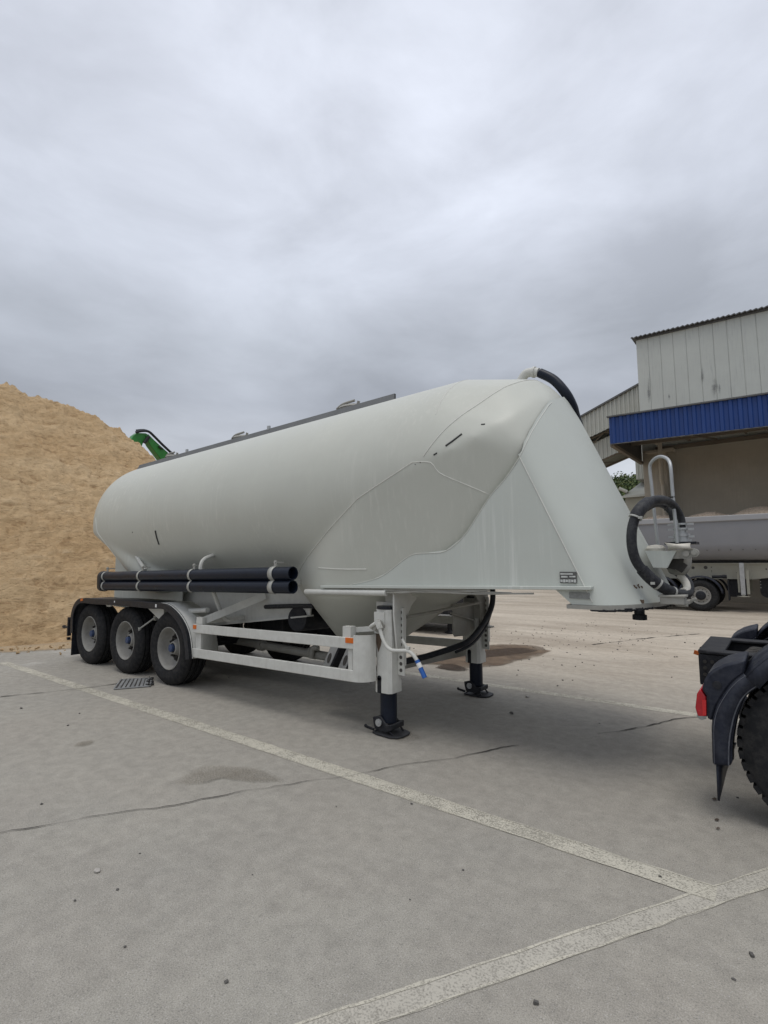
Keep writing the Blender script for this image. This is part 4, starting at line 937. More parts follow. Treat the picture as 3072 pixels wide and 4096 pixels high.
cl.add([(XL, BY, ZC), (XL, BY, ZT), (XL, BY + 14, ZT), (XL, BY + 14, ZC)], [(0, 1, 2, 3)])
cl.build('cladding', M['clad'], B, smooth=20)
ro = MB(); n = 240; A, C_ = [], []
for i in range(n + 1):
    x = XL - .18 + (XR - XL + .3) * i / n; z = ZT + .05 - .02 * (x - XL) + .028 * math.sin(i * 2 * math.pi / 3.); A.append(Vector((x, BY - .22, z))); C_.append(Vector((x, BY + 14, z + .4)))
ro.strip(A, C_); ro.strip(A, [p - Vector((0, 0, .05)) for p in A]); ro.box(((XL + XR) / 2, BY - .04, ZT - .16), (XR - XL, .05, .10), Matrix.Rotation(.02, 3, 'Y'))
ro.build('roof', M['roofe'], B, smooth=60)
q = MB()
for (ax_, ay, bx, by, w_) in ((630, 640, 638, 930, .10), (1088, 520, 1100, 760, .07), (1205, 630, 1195, 860, .20), (1240, 690, 1245, 830, .06), (805, 790, 812, 860, .05)):
    a, b = z5(ax_, ay, 1, BY - .03), z5(bx, by, 1, BY - .03); nn = 10; q = MB(); fd_ = []
    q.grid([[Vector((a.x + (b.x - a.x) * i / nn + u * w_ * 1.6, BY - .03, a.z + (b.z - a.z) * i / nn)) for u in (-1, -.5, 0, .5, 1)] for i in range(nn + 1)])
    o = q.build_one('water_stain', M['wstain'], B, smooth=0); at_ = o.data.attributes.new('fade', 'FLOAT', 'POINT')
    for i in range(len(o.data.vertices)): at_.data[i].value = min(1., abs((i % 5) - 2) / 2 + abs((i // 5) / nn - .55) * 1.3)
q = MB(); q.box(((XL + XR) / 2, BY + 7, .5 * ZC), (XR - XL - .0, 13.4, ZC - .01)) 
# the concrete wall: end pier, recessed bay
wl = MB(); wl.box((XL + .45, BY + .3, ZC / 2), (.9, .6, ZC)); wl.box(((XL + .89 + XR) / 2, BY + .45, ZC / 2), (XR - XL - .89 + .02, .3, ZC)); wl.box((XL + .3, BY + 7.3, ZC / 2), (.58, 13.4, ZC)); wl.box((XR - .3, BY + 7.3, ZC / 2), (.58, 13.4, ZC)); wl.box(((XL + XR) / 2, BY + 14, ZC / 2), (XR - XL, .3, ZC))
wl.build('wall', M['conc'], B)
pr_ = MB()
pa, pb = z5(700, 1500, 1, BY), z5(800, 1500, 1, BY); pr_.box(((pa.x + pb.x) / 2, BY + .05, 3.25), (abs(pb.x - pa.x), .5, 6.5)); pr_.box(((pa.x + pb.x) / 2 + .02, BY - .205, 3.25), (.06, .02, 6.5)); pr_.box(((pa.x + pb.x) / 2 + .25, BY - .205, 3.25), (.03, .02, 6.5))
pr_.build('pillar', M['conc'], B, bevel=.02)
cp = MB(); cp.box(((pa.x + pb.x) / 2, BY - .06, 6.52), (1.1, .72, .12)); cp.build('pillar_cap', M['conc'], B)
bm_ = MB(); bm_.box(((pa.x + XR) / 2, BY - .05, 6.66), (XR - pa.x - .1, .3, .13)); bm_.build('beam', M['soffit'], B)
dp = MB(); dx_ = z5(728, 1230, 1, BY - .6).x; dp.tube([Vector((dx_, BY - .6, 7.1)), Vector((dx_, BY - .6, 5.2)), Vector((dx_, BY - .35, 5.0)), Vector((dx_, BY - .35, 2.))], .085, 12); dp.tube([z5(640, 1195, 1, BY - .8), z5(725, 1245, 1, BY - .6)], .07, 10); dp.build('downpipe', M['conc'], B)
# canopy with blue fascia
FXL = z5(295, 1100, 1, FY).x; ftop, fbot = (lambda t: 7.10 - .022 * t), (lambda t: 6.08 - .025 * t)
fa_ = corrug(Vector((FXL, FY, 0)), ux, XR - FXL, fbot, ftop, fn, .26, .045, 'trap')
fa_.build('blue_fascia', M['bluec'], B, smooth=20)
q = MB(); q.add([(FXL, FY, 6.08), (FXL, FY, 7.1), (FXL, FY + .9, 7.1), (FXL, FY + .9, 6.3)], [(0, 1, 2, 3)]); q.build('fascia_return', M['bluec'], B)
q = MB(); q.bar((FXL - .06, FY - .03, 7.115), (XR, FY - .03, ftop(XR - FXL) + .015), .14, .05); q.bar((FXL, FY - .01, 6.07), (XR, FY - .01, fbot(XR - FXL) - .01), .05, .03); q.build('fascia_trim', M['roofe'], B)
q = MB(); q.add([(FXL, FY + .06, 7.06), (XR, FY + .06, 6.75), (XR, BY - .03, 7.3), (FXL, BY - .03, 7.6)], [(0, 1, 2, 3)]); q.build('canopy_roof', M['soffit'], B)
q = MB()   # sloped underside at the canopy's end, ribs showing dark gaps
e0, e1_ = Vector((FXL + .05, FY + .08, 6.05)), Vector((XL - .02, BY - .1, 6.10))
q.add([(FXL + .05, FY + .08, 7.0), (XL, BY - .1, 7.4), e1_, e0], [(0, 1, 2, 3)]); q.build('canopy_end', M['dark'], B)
q = MB()
for k in range(5):
    t = .10 + .21 * k; p = e0.lerp(e1_, t); p2 = e0.lerp(e1_, t + .12); q.add([p + Vector((-.05, 0, .02)), p2 + Vector((-.05, 0, .02)), Vector((p2.x - .05, p2.y, 7.1)), Vector((p.x - .05, p.y, 7.05))], [(0, 1, 2, 3)])
q.build('canopy_panel', M['soffit'], B); q = MB(); q.bar(e0, e1_, .14, .12); q.build('canopy_rail', M['soffit'], B)
q = MB()
for k in range(1, 7): x = FXL + 2.0 * k; q.bar((x, FY + .1, 6.3), (x, BY - .1, 6.9), .08, .14); q.bar((x, FY + .15, 6.2), (x + 1., BY - .2, 6.75), .05, .05)
q.build('canopy_rafter', M['soffit'], B)
q = MB()
for y_, z_ in ((FY + 1.3, 6.45), (FY + 3., 6.6)): q.bar((FXL + .1, y_, z_), (XR, y_, z_ - .15), .10, .16)
q.build('canopy_purlin', M['soffit'], B)

# ------------------------------------------------------------------ conveyor gallery behind
GY = 26.
G1, G2, g1, g2, h1, h2 = z5(35, 1020, 1, GY), z5(545, 735, 1, GY), z5(130, 1180, 1, GY), z5(290, 1105, 1, GY), z5(225, 1355, 1, GY), z5(355, 1285, 1, GY)
sl = (G2.z - G1.z) / (G2.x - G1.x)
K = root('conveyor_gallery', (-7, GY, 0), 'sloping corrugated conveyor gallery rising behind the left edge of the clad building', 'conveyor gallery')
top = lambda x: G1.z + sl * (x - G1.x); s2 = (g2.z - g1.z) / (g2.x - g1.x); mid = lambda x: g1.z + sl * .86 * (x - g1.x); low = lambda x: h1.z + sl * .86 * (x - h1.x)
x0 = -9.; L_ = 13.
up_ = corrug(Vector((x0, GY, 0)), ux, L_, lambda t: mid(x0 + t), lambda t: top(x0 + t), fn, .24, .06); up_.build('upper_sheeting', M['corr'], K, smooth=20)
gap = .30
lo_ = corrug(Vector((x0, GY + .5, 0)), ux, L_, lambda t: low(x0 + t) , lambda t: mid(x0 + t) - gap, fn, .24, .05); lo_.build('lower_sheeting', M['corr'], K, smooth=20)
q = MB(); q.bar((x0, GY - .05, top(x0) + .04), (x0 + L_, GY - .05, top(x0 + L_) + .04), .2, .1); q.strip([Vector((x0, GY - .1, top(x0) + .06)), Vector((x0 + L_, GY - .1, top(x0 + L_) + .06))], [Vector((x0, GY + 2.6, top(x0) + .3)), Vector((x0 + L_, GY + 2.6, top(x0 + L_) + .3))]); q.build('roof', M['roofe'], K)
q = MB(); q.bar((x0, GY + .3, mid(x0) - .02), (x0 + L_, GY + .3, mid(x0 + L_) - .02), .12, .07); q.bar((x0, GY + .6, low(x0)), (x0 + L_, GY + .6, low(x0 + L_)), .14, .10); q.bar((x0, GY + 2.4, low(x0) - .05), (x0 + L_, GY + 2.4, low(x0 + L_) - .05), .14, .10)
for i in range(12):
    xa = x0 + i * 1.1; q.bar((xa, GY + .35, mid(xa) - gap), (xa + .55, GY + .35, mid(xa + .55)), .05, .05); q.bar((xa + .55, GY + .35, mid(xa + .55)), (xa + 1.1, GY + .35, mid(xa + 1.1) - gap), .05, .05); q.bar((xa, GY + .6, low(xa)), (xa + .6, GY + 2.4, low(xa + .6)), .05, .05)
q.build('truss', M['soffit'], K)
q = MB(); q.strip([Vector((x0, GY + 2.5, low(x0))), Vector((x0 + L_, GY + 2.5, low(x0 + L_)))], [Vector((x0, GY + 2.5, top(x0))), Vector((x0 + L_, GY + 2.5, top(x0 + L_)))]); q.strip([Vector((x0, GY + .55, mid(x0) - .36)), Vector((x0 + L_, GY + .55, mid(x0 + L_) - .36))], [Vector((x0, GY + 2.5, mid(x0) - .36)), Vector((x0 + L_, GY + 2.5, mid(x0 + L_) - .36))]); q.build('back_sheeting', M['corr'], K)
q = MB()
for x in (-8.2, -5.): q.bar((x, GY + 1.2, 0), (x, GY + 1.2, low(x)), .3, .3)
q.build('support_leg', M['soffit'], K)

# hopper house
H = root('hopper_house', (1.4, 27, 0), 'small dusty hopper house with sloped roof and ribbed stack, left behind the concrete pier', 'hopper')
HY = 26.; a_, b_, c_, d_ = z5(430, 1690, 1, HY), z5(640, 1675, 1, HY), z5(520, 1540, 1, HY), z5(640, 1520, 1, HY)
q = MB(); q.prism([(a_.x, 0), (4., 0), (4., a_.z), (a_.x, a_.z)], 1, HY, HY + 3); q.build('base', M['tipch'], H)
q = MB(); q.add([(a_.x - .1, HY - .1, a_.z), (4., HY - .1, a_.z), (4., HY + 1.5, c_.z + .1), (c_.x, HY + 1.5, c_.z)], [(0, 1, 2, 3)]); q.add([(a_.x - .1, HY - .1, a_.z), (c_.x, HY + 1.5, c_.z), (c_.x, HY + 2.2, c_.z), (a_.x - .1, HY + 3.1, a_.z)], [(0, 1, 2, 3)]); q.bar((a_.x - .15, HY - .12, a_.z - .02), (4, HY - .12, a_.z - .02), .06, .10); q.tube([z5(380, 1620, 1, HY), z5(440, 1645, 1, HY), z5(445, 1650, 1, HY + .5)], .08, 8); q.build('roof', M['corr'], H, solid=.03)
s1_, s2_, s3_ = z5(497, 1350, 1, HY), z5(506, 1532, 1, HY), z5(640, 1520, 1, HY)
corrug(Vector((s2_.x, HY + .6, 0)), ux, 2.2, lambda t: s2_.z, lambda t: s1_.z + 1.6, fn, .18, .05).build('stack', M['corr'], H, smooth=20)
q = MB(); q.box((s2_.x + 1.1, HY + 1.5, (s2_.z + s1_.z + 1.5) / 2), (2.15, 1.7, s1_.z + 1.5 - s2_.z)); q.build('stack_core', M['corr'], H)

# ------------------------------------------------------------------ trees far behind
def tree(x, y, ztop, rad, label, seed, zb=0.):
    t = root('tree', (x, y, 0), label, 'tree', 'trees beyond the yard'); r_ = random.Random(seed)
    q = MB(); q.tube([(x, y, 0), (x + .2, y, ztop * .35), (x + .1, y + .1, ztop * .7)], [.3, .22, .08], 8)
    for k in range(7):
        a = r_.uniform(0, 6.28); z_ = ztop * r_.uniform(.3, .6); q.tube([(x + .15, y, z_), (x + rad * .6 * math.cos(a), y + rad * .6 * math.sin(a), z_ + ztop * .2)], [.1, .03], 6)
    q.build('trunk', M['bark'], t); cs = []
    for k in range(16):
        a = r_.uniform(0, 6.28); el = r_.uniform(-.3, 1.); d = rad * r_.uniform(.45, .8); cs.append((Vector((x + d * math.cos(a) * math.cos(el), y + d * math.sin(a) * math.cos(el), ztop - rad * 1.0 + rad * .75 * math.sin(el))), rad * r_.uniform(.28, .42)))
    qs = [MB(), MB(), MB()]
    for c, cr_ in cs:
        for i in range(230):
            v = Vector((r_.gauss(0, 1), r_.gauss(0, 1), r_.gauss(0, 1))).normalized() * cr_ * r_.uniform(.6, 1.08); p = c + v; n_ = (v.normalized() + Vector((r_.gauss(0, .6), r_.gauss(0, .6), r_.gauss(0, .6)))).normalized(); u = n_.orthogonal().normalized(); w = n_.cross(u); s_ = r_.uniform(.07, .16)
            qs[min(2, int(r_.random() * 3))].add([p - u * s_, p + w * s_ * .6, p + u * s_, p - w * s_ * .6], [(0, 1, 2, 3)])
    big = MB(); mats = []
    me_i = []
    for k, qq in enumerate(qs): me_i += [k] * len(qq.f); big.add(qq.v, qq.f)
    o = big.build('crown', [M['leafA'], M['leafB'], M['leafC']], t, smooth=0)
    for p, k in zip(o.data.polygons, me_i): p.material_index = k
TY = 46.
for k, (sx_, sy_, rad, lab) in enumerate(((330, 1490, 3.4, 'leafy green tree seen between the trailer nose and the conveyor, tallest at the gap'), (420, 1478, 2.8, 'rounded green tree next to the ribbed stack of the hopper house'), (480, 1480, 2.6, 'dark green tree half hidden by the ribbed stack'), (250, 1540, 3.4, 'green tree mostly hidden by the white trailer nose'))):
    p = z5(sx_, sy_, 1, TY + k * 1.5); tree(p.x, p.y, p.z, rad, lab, 20 + k)
for k, (sx_, sy_, rad) in enumerate(((370, 1530, 3.2), (470, 1530, 3.0), (330, 1580, 3.3))):
    p = z5(sx_, sy_, 1, TY - 2.5); tree(p.x, p.y, p.z, rad, ('low bushy tree in front of the far trees, between nose and hopper', 'low bushy tree right beside the hopper house roof', 'low bushy tree just right of the trailer nose edge')[k], 40 + k)

# ------------------------------------------------------------------ tipper trailer
TYN, TYF = 15.2, 17.7
U = root('tipper_trailer', (4.86, 16.4, 0), 'grey tipper semi-trailer loaded with gravel, parked under the blue canopy', 'trailer')
X0, X1 = 1.2, 11.2
q = MB(); sec = [(TYN, 3.03), (TYN, 2.26), (TYN + .03, 2.12), (TYN + .14, 1.92), (TYN + .36, 1.76), (TYN + .8, 1.70), (TYF - .8, 1.70), (TYF - .36, 1.76), (TYF - .14, 1.92), (TYF, 2.2), (TYF, 3.03), (TYF - .06, 3.03), (TYF - .06, 2.6), (TYN + .06, 2.6), (TYN + .06, 3.03)]
q.prism(sec, 0, X0, X1); q.build('body', M['tipgrey'], U, smooth=40)
q = MB(); q.box(((X0 + X1) / 2, TYN + .02, 3.12), (X1 - X0 + .1, .14, .20)); q.box(((X0 + X1) / 2, TYF - .02, 3.12), (X1 - X0 + .1, .14, .20)); q.box((X0, (TYN + TYF) / 2, 3.1), (.12, 2.5, .2)); q.box((X1, (TYN + TYF) / 2, 3.1), (.12, 2.5, .2)); q.build('top_rail', M['tiprim'], U, bevel=.03)
q = MB()
for i in range(30): q.disc((X0 + .25 + .335 * i, TYN + .014, 2.06), (0, 1, 0), .014, .06, 8)
q.build('rivet', M['bolt'], U)
q = MB()
q.prism([(X0, 1.62), (X1, 1.62), (X1, 1.42), (8.2, 1.34), (6.35, 1.08), (5.6, 1.08), (X0, 1.08)], 1, TYN + .62, TYN + .66); q.prism([(X0, 1.62), (X1, 1.62), (X1, 1.42), (8.2, 1.34), (6.35, 1.08), (5.6, 1.08), (X0, 1.08)], 1, TYF - .66, TYF - .62)
q.box(((X0 + X1) / 2, TYN + .64, 1.60), (X1 - X0, .16, .05)); ch_ = q.build('chassis', M['tipch'], U)
q = MB(); rr = random.Random(8)
for x_, z_, r_ in ((4.62, 1.46, .05), (5.0, 1.47, .06), (5.17, 1.48, .02), (5.17, 1.36, .014), (5.17, 1.32, .014), (5.9, 1.3, .02), (6.7, 1.42, .025), (6.78, 1.42, .015), (6.85, 1.42, .04), (6.98, 1.42, .04), (6.87, 1.3, .025)): q.disc((x_, TYN + .618, z_), (0, 1, 0), r_, .004, 12)
q.build('frame_hole', M['dark'], ch_)
q = MB(); q.box(((X0 + X1) / 2, (TYN + TYF) / 2, 1.66), (X1 - X0 - .2, 1.2, .07)); q.build('pivot_frame', M['chassis'], U)
def tw(x, y, s):
    p = pivot('wheel', (x, y, .53), U); c = (x, y, .53); ax = (0, 1, 0) if s > 0 else (0, -1, 0)
    q = MB(); q.lathe([(.04, .30), (.01, .34), (0, .43), (.02, .49), (.06, .525), (.10, .53), (.105, .515), (.12, .515), (.125, .535), (.25, .535), (.255, .515), (.27, .515), (.275, .53), (.31, .525), (.36, .48), (.37, .43), (.34, .3)], c, ax, 48); q.build('tyre', M['rubber'], p, smooth=40)
    q = MB(); q.lathe([(.045, .30), (.02, .305), (.02, .285), (.05, .27), (.06, .24), (.055, .20), (.04, .15)], c, ax, 40); q.build('rim', M['rim'], p)
    q = MB(); q.lathe([(.06, .16), (.01, .15), (-.01, .12), (-.01, .06), (-.03, .055), (-.03, 0)], c, ax, 24); q.build('hub_cap', M['black'], p)
    q = MB(); s_ = Vector(ax)
    for k in range(10):
        a = 2 * math.pi * k / 10; q.disc(Vector(c) + Vector((.215 * math.cos(a), 0, .215 * math.sin(a))) + s_ * .045, ax, .016, .04, 6); 
        q.disc(Vector(c) + Vector((.262 * math.cos(a + .3), 0, .262 * math.sin(a + .3))) + s_ * .062, ax, .02, .012, 10)
    q.build('wheel_bolt', M['bolt'], p)
for x in (4.86, 3.55, 2.24): 
    tw(x, TYN + .02, 1); tw(x, TYF - .02, -1)
    q = MB(); q.tube([(x, TYN + .3, .53), (x, TYF - .3, .53)], .08, 12); q.build('axle', M['chassis'], U); q = MB(); q.box((x, TYN + .64, .85), (.3, .2, .5)); q.box((x, TYF - .64, .85), (.3, .2, .5)); q.build('suspension', M['chassis'], U)
    for y0, y1 in ((TYN + .02, TYN + .42), (TYF - .42, TYF - .02)):
        q = MB(); A = [(x + .66 * math.cos(R(a)), .53 + .66 * math.sin(R(a))) for a in range(8, 175, 9)]; q.strip([Vector((a, y0, b)) for a, b in A], [Vector((a, y1, b)) for a, b in A]); q.strip([Vector((a, y0, b)) for a, b in A], [Vector((x + (a - x) * .93, y0, .53 + (b - .53) * .93)) for a, b in A]); q.build('fender', M['navy'], U, solid=.015, smooth=50)
for y_, s in ((TYN + .28, 1), (TYF - .28, -1)):
    q = MB(); q.box((6.05, y_, 1.10), (.13, .12, 1.06)); lg = q.build('landing_leg', M['steel'], U, bevel=.01)
    q = MB(); q.box((6.19, y_ + .06, 1.0), (.08, .02, .8)); q.box((5.94, y_ + .06, 1.0), (.06, .02, .7)); q.build('leg_plate', M['tipch'], lg)
    q = MB(); q.lathe([(.56, 0), (.545, .05), (.53, .13), (.535, .18), (.52, .18), (.52, 0)], (6.05, y_, 0), (0, 0, 1), 18); q.bar((6.05, y_, .5), (6.05, y_, .62), .08, .08); q.build('foot', M['tipch'], lg)
q = MB(); q.box((5.66, TYN + .25, .72), (.03, .46, .66)); q.build('mud_flap', M['chassis'], U)
q = MB(); q.box((5.85, TYN + 1.1, .78), (.5, .7, .6)); q.build('battery_box', M['chassis'], U)
q = MB(); q.tube([(5.2, TYN + .3, 1.16), (5.55, TYN + .3, 1.17)], .05, 10); q.tube([(5.5, TYN + .3, 1.17), (5.62, TYN + .3, 1.17)], .065, 10); q.build('spring_brake', M['chassis'], U)
q = MB(); q.box((7.05, TYF - 1., .85), (.55, .5, .75)); q.tube([(6.8, TYF - 1, .52), (7.3, TYF - 1, .52)], .26, 20); q.build('spare_wheel', M['chassis'], U) if 0 else None
for x in (6.68,):
    q = MB(); q.box((x, TYN + .9, .95), (.38, .10, .62)); q.tube([(x, TYN + .88, .66), (x, TYN + .92, .66)], .19, 20); q.box((x, TYN + .9, 1.2), (.6, .12, .18)); o_ = q.build('side_bracket', M['chassis'], U)
    q = MB()
    for k in range(5): q.disc((x - .17, TYN + .848, .8 + .1 * k), (0, 1, 0), .016, .01, 8); q.disc((x + .17, TYN + .848, .8 + .1 * k), (0, 1, 0), .016, .01, 8)
    q.build('bracket_bolt', M['steel'], o_)
q = MB(); rows = []
for i in range(120):
    x = X0 + .1 + (X1 - X0 - .2) * i / 119; r_ = []
    for j in range(30):
        y = TYN + .1 + (TYF - TYN - .2) * j / 29; w = math.sin(math.pi * j / 29)
        r_.append(Vector((x, y, 2.85 + w ** .5 * (.36 + .20 * abs(math.sin(x * 2.1 + .3)) + .15 * max(0, min(1, (x - 4.2) / 4)) + .1 * noise.noise((x * 1.3, y, 2)) + .05 * noise.noise((x * 7, y * 7, 2))))))
    rows.append(r_)
tag(q.grid(rows).build('gravel_load', M['gravel'], smooth=0), kind='stuff')

# ------------------------------------------------------------------ tractor unit at the right edge
TN, TF = -1.05, 1.40; TM = (TN + TF) / 2; WX, WZ = 7.33, .525
V = root('tractor_unit', (8.0, TM, 0), 'truck tractor unit with dusty black fenders and red tail lamp at the right edge', 'truck')
def trw(x, s):
    y = TN if s < 0 else TF; ax = (0, 1, 0) if s < 0 else (0, -1, 0); p = pivot('wheel', (x, y, WZ), V); c = (x, y, WZ)
    q = MB(); q.lathe([(.05, .30), (.012, .33), (.0, .40), (.008, .46), (.03, .50), (.06, .505), (.36, .505), (.39, .48), (.40, .40), (.36, .3)], c, ax, 72)
    for k in range(44):
        a = 2 * math.pi * k / 44; d = Vector((math.cos(a), 0, math.sin(a))); tdir = Vector((-math.sin(a), 0, math.cos(a))); m_ = Matrix((d, Vector((0, 1, 0)), tdir)).transposed(); yy = 1 if s < 0 else -1
        for yo, w_ in ((.085, .11), (.205, .10), (.32, .10)): q.box(Vector(c) + d * .512 + Vector((0, yo * yy, 0)) + tdir * (.012 if yo > .1 else 0), (.032, w_, .05), m_)
    ty_ = q.build('tyre', M['rubber'], p, smooth=35)
    q = MB(); q.lathe([(.055, .302), (.03, .305), (.028, .29), (.06, .275), (.15, .26), (.17, .22), (.17, .12), (.05, .11), (.03, .09), (.03, 0)], c, ax, 48); q.build('rim', M['drumr'], p)
trw(WX, -1); trw(WX, 1)
q = MB(); q.tube([(WX, TN + .3, WZ), (WX, TF - .3, WZ)], .13, 16); q.lathe([(-.2, .0), (-.2, .15), (0, .24), (.2, .15), (.2, 0)], (WX, TM, WZ), (0, 1, 0), 20); q.build('axle', M['chassis'], V)
def tp_(a, b, y): p = ztr(a, b, 1, y); return Vector((p.x, 0, p.z))
for s in (-1, 1):
    y0, y1 = (TN - .03, TN + .44) if s < 0 else (TF + .03, TF - .44)
    dz = lambda p: p
    # arched mudguard band
    ob = [tp_(a, b, TN) for a, b in ((452, 1440), (446, 1260), (445, 1090), (478, 950), (560, 810), (640, 715), (722, 655))]
    ib = [tp_(a, b, TN) for a, b in ((596, 1450), (598, 1310), (612, 1180), (650, 1010), (705, 880), (780, 800), (880, 738))]
    ob = spline(ob, 5); ib = spline(ib, 5); inw = .10 * (1 if s < 0 else -1)
    q = MB(); yo = [y0] * len(ob)
    # outer skirt, its rolled edge and the band's underside
    q.strip([Vector((p.x, y0 + inw * .35, p.z)) for p in ob], [Vector((p.x, y0, p.z)) + (q_ - p) * .12 for p, q_ in zip(ob, ib)]); q.strip([Vector((p.x, y0, p.z)) + (q_ - p) * .12 for p, q_ in zip(ob, ib)], [Vector((p.x, y0, p.z)) + (q_ - p) * .9 for p, q_ in zip(ob, ib)])
    q.strip([Vector((p.x, y0, p.z)) + (q_ - p) * .9 for p, q_ in zip(ob, ib)], [Vector((p.x, y0 + inw * .2, p.z)) for p in ib]); q.strip([Vector((p.x, y0 + inw * .2, p.z)) for p in ib], [Vector((p.x + .01, y0 + (y1 - y0) * .35, p.z)) for p in ib])
    q.strip([Vector((p.x, y0 + inw * .35, p.z)) for p in ob], [Vector((p.x, y1, p.z)) for p in ob])
    # crown of the fender over the tyre, beyond the joint
    arc = [tp_(722, 655, TN), tp_(760, 560, TN), tp_(850, 450, TN), tp_(933, 400, TN)]; top_ = arc[-1]
    cen = Vector((WX, 0, WZ)); ra = (arc[0] - cen).length
    A = [];  a0 = math.atan2(arc[0].z - WZ, arc[0].x - WX)
    for k in range(17):
        t = k / 16; a = a0 + (R(22) - a0) * t; rr_ = ra + .09 * math.sin(math.pi * min(1, t * 1.0)); A.append(Vector((WX + rr_ * math.cos(a), 0, WZ + rr_ * math.sin(a))))
    lowc = [Vector((WX + (p - cen).x * (1 - .17 * 1), 0, WZ + (p - cen).z * .83)) for p in A]
    q.strip([Vector((p.x, y0 + inw * .5, p.z)) for p in A], [Vector((p.x, y1, p.z)) for p in A]); q.strip([Vector((p.x, y0 + inw * .5, p.z)) for p in A], [Vector((p.x, y0 - inw * .1, p.z)) + (l_ - p) * .2 for p, l_ in zip(A, lowc)]); q.strip([Vector((p.x, y0 - inw * .1, p.z)) + (l_ - p) * .2 for p, l_ in zip(A, lowc)], [Vector((p.x, y0 - inw * .1, p.z)) for p in lowc])
    fe = q.build('fender', M['navy'], V, solid=.012, smooth=45)
    q = MB(); L_ = [(WX + .59 * math.cos(R(a)), WZ + .59 * math.sin(R(a))) for a in range(15, 178, 6)]; ysgn = 1 if s < 0 else -1; q.strip([Vector((a, y0 + .06 * ysgn, b)) for a, b in L_], [Vector((a, y1, b)) for a, b in L_]); q.build('arch_liner', M['black'], fe, solid=.01)
    q = MB(); q.tube([Vector((p.x, y0, p.z)) + (q_ - p) * .10 for p, q_ in zip(ob, ib)], .0035, 6); q.tube([Vector((p.x, y0, p.z)) + (q_ - p) * .93 for p, q_ in zip(ob, ib)], .005, 6); q.tube([Vector((p.x, y0 - inw * .1, p.z)) + (l_ - p) * .9 for p, l_ in zip(A, lowc)], .005, 6); q.tube([Vector((arc[0].x, y0 + inw * .4, arc[0].z)), Vector((ib[-1].x, y0 - .002, ib[-1].z))], .004, 6)
    q.build('rolled_edge', M['edge'], fe)  # paler tubes: a painted highlight as well as dust along the edges
    # lamp housing shoulder behind the arch
    q = MB(); sh = [tp_(a, b, TN) for a, b in ((345, 790), (372, 705), (400, 655), (445, 618), (540, 570), (640, 545), (735, 528), (728, 655), (640, 715), (560, 810), (478, 950), (440, 1075), (392, 1050), (388, 850))]
    q.prism([(p.x, p.z) for p in sh], 1, y0 + .03 * (1 if s < 0 else -1), y1); q.build('lamp_housing', M['navy'], fe, bevel=.032)
    q = MB(); c = tp_(482, 750, TN); q.disc((c.x, y0 + .026 * (1 if s < 0 else -1), c.z), (0, 1, 0), .026, .012, 24); q.build('round_cover', M['chassis'], fe)
    q = MB(); l = [tp_(a, b, TN) for a, b in ((300, 835), (330, 790), (385, 865), (388, 1035), (350, 1052), (306, 1030), (286, 960))]; q.prism([(p.x, p.z) for p in l], 1, y0 + .05 * (1 if s < 0 else -1), y1); tl_ = q.build('tail_lamp', M['red'], V, bevel=.008); l = [tp_(a, b, TN) for a, b in ((348, 885), (384, 890), (384, 1026), (352, 1030))]; q = MB(); ys_ = 1 if s < 0 else -1; q.prism([(p.x, p.z) for p in l], 1, y0 + .046 * ys_, y0 + .06 * ys_); q.build('lamp_lens', M['lens'], tl_)
    q = MB(); l = [tp_(a, b, TN) for a, b in ((300, 1030), (388, 1035), (380, 1058), (340, 1066), (310, 1048))]; q.prism([(p.x, p.z) for p in l], 1, y0 + .045 * (1 if s < 0 else -1), y1); q.build('lamp_frame', M['plate2'], V)
    q = MB(); f1, f2, f3, f4 = tp_(482, 1465, TN), tp_(606, 1425, TN), tp_(512, 1700, TN), tp_(492, 1790, TN)
    q.add([Vector((f1.x, y0 + inw * .3, f1.z)), Vector((f2.x, y1, f2.z)), Vector((f3.x, y1, f3.z)), Vector((f4.x, y0 + inw * .6, f4.z))], [(0, 1, 2, 3)]); q.build('mud_flap', M['navy'], fe, solid=.012)
# frame rails, rear cross member
q = MB(); FN, FFr = TM - .43, TM + .43; zt0, zb0 = .985, .74
xr = ztr(322, 510, 1, FN).x
for y in (FN, FFr): q.box(((xr + 11.5) / 2, y, (zt0 + zb0) / 2 - .01), (11.5 - xr, .07, zt0 - zb0))
q.box((xr + .05, TM, (zt0 + zb0) / 2 - .01), (.10, .86, zt0 - zb0 - .01)); q.box((xr + .09, TM, zt0 + .01), (.18, .94, .03)); q.box((xr + .5, FN + .02, zt0 + .008), (.9, .14, .025)); q.box((xr + .5, FFr - .02, zt0 + .008), (.9, .14, .025)); fr_ = q.build('frame', M['chassis'], V, bevel=.008)
q = MB()
for a, b in ((375, 543), (440, 547), (505, 551), (378, 598), (376, 655)): p = ztr(a, b, 1, FN - .04); q.disc((p.x, FN - .042, p.z), (0, 1, 0), .014, .02, 10)
q.build('frame_bolt', M['bolt'], fr_)
q = MB(); p = ztr(570, 545, 1, FN - .05); q.disc((p.x, FN - .05, p.z), (0, 1, 0), .027, .03, 18); q.build('round_fitting', M['steel'], fr_)
q = MB()
for k in range(5): q.tube([Vector((xr + .2 + .03 * k, TM - .3 + .12 * k, zt0 - .06)), Vector((xr + .35, TM - .2 + .1 * k, zt0 - .02)), Vector((xr + .6, TM - .3 + .13 * k, zt0 - .05)), Vector((xr + .9, TM - .2 + .1 * k, zt0 - .03))], .014, 8, smooth=4)
q.build('cable', M['bolt'], V)
q = MB(); p = ztr(320, 465, 1, FFr); q.box((p.x, FFr - .04, p.z), (.07, .03, .035), Matrix.Rotation(R(15), 3, 'Y')); q.build('side_marker', M['orange'], V)
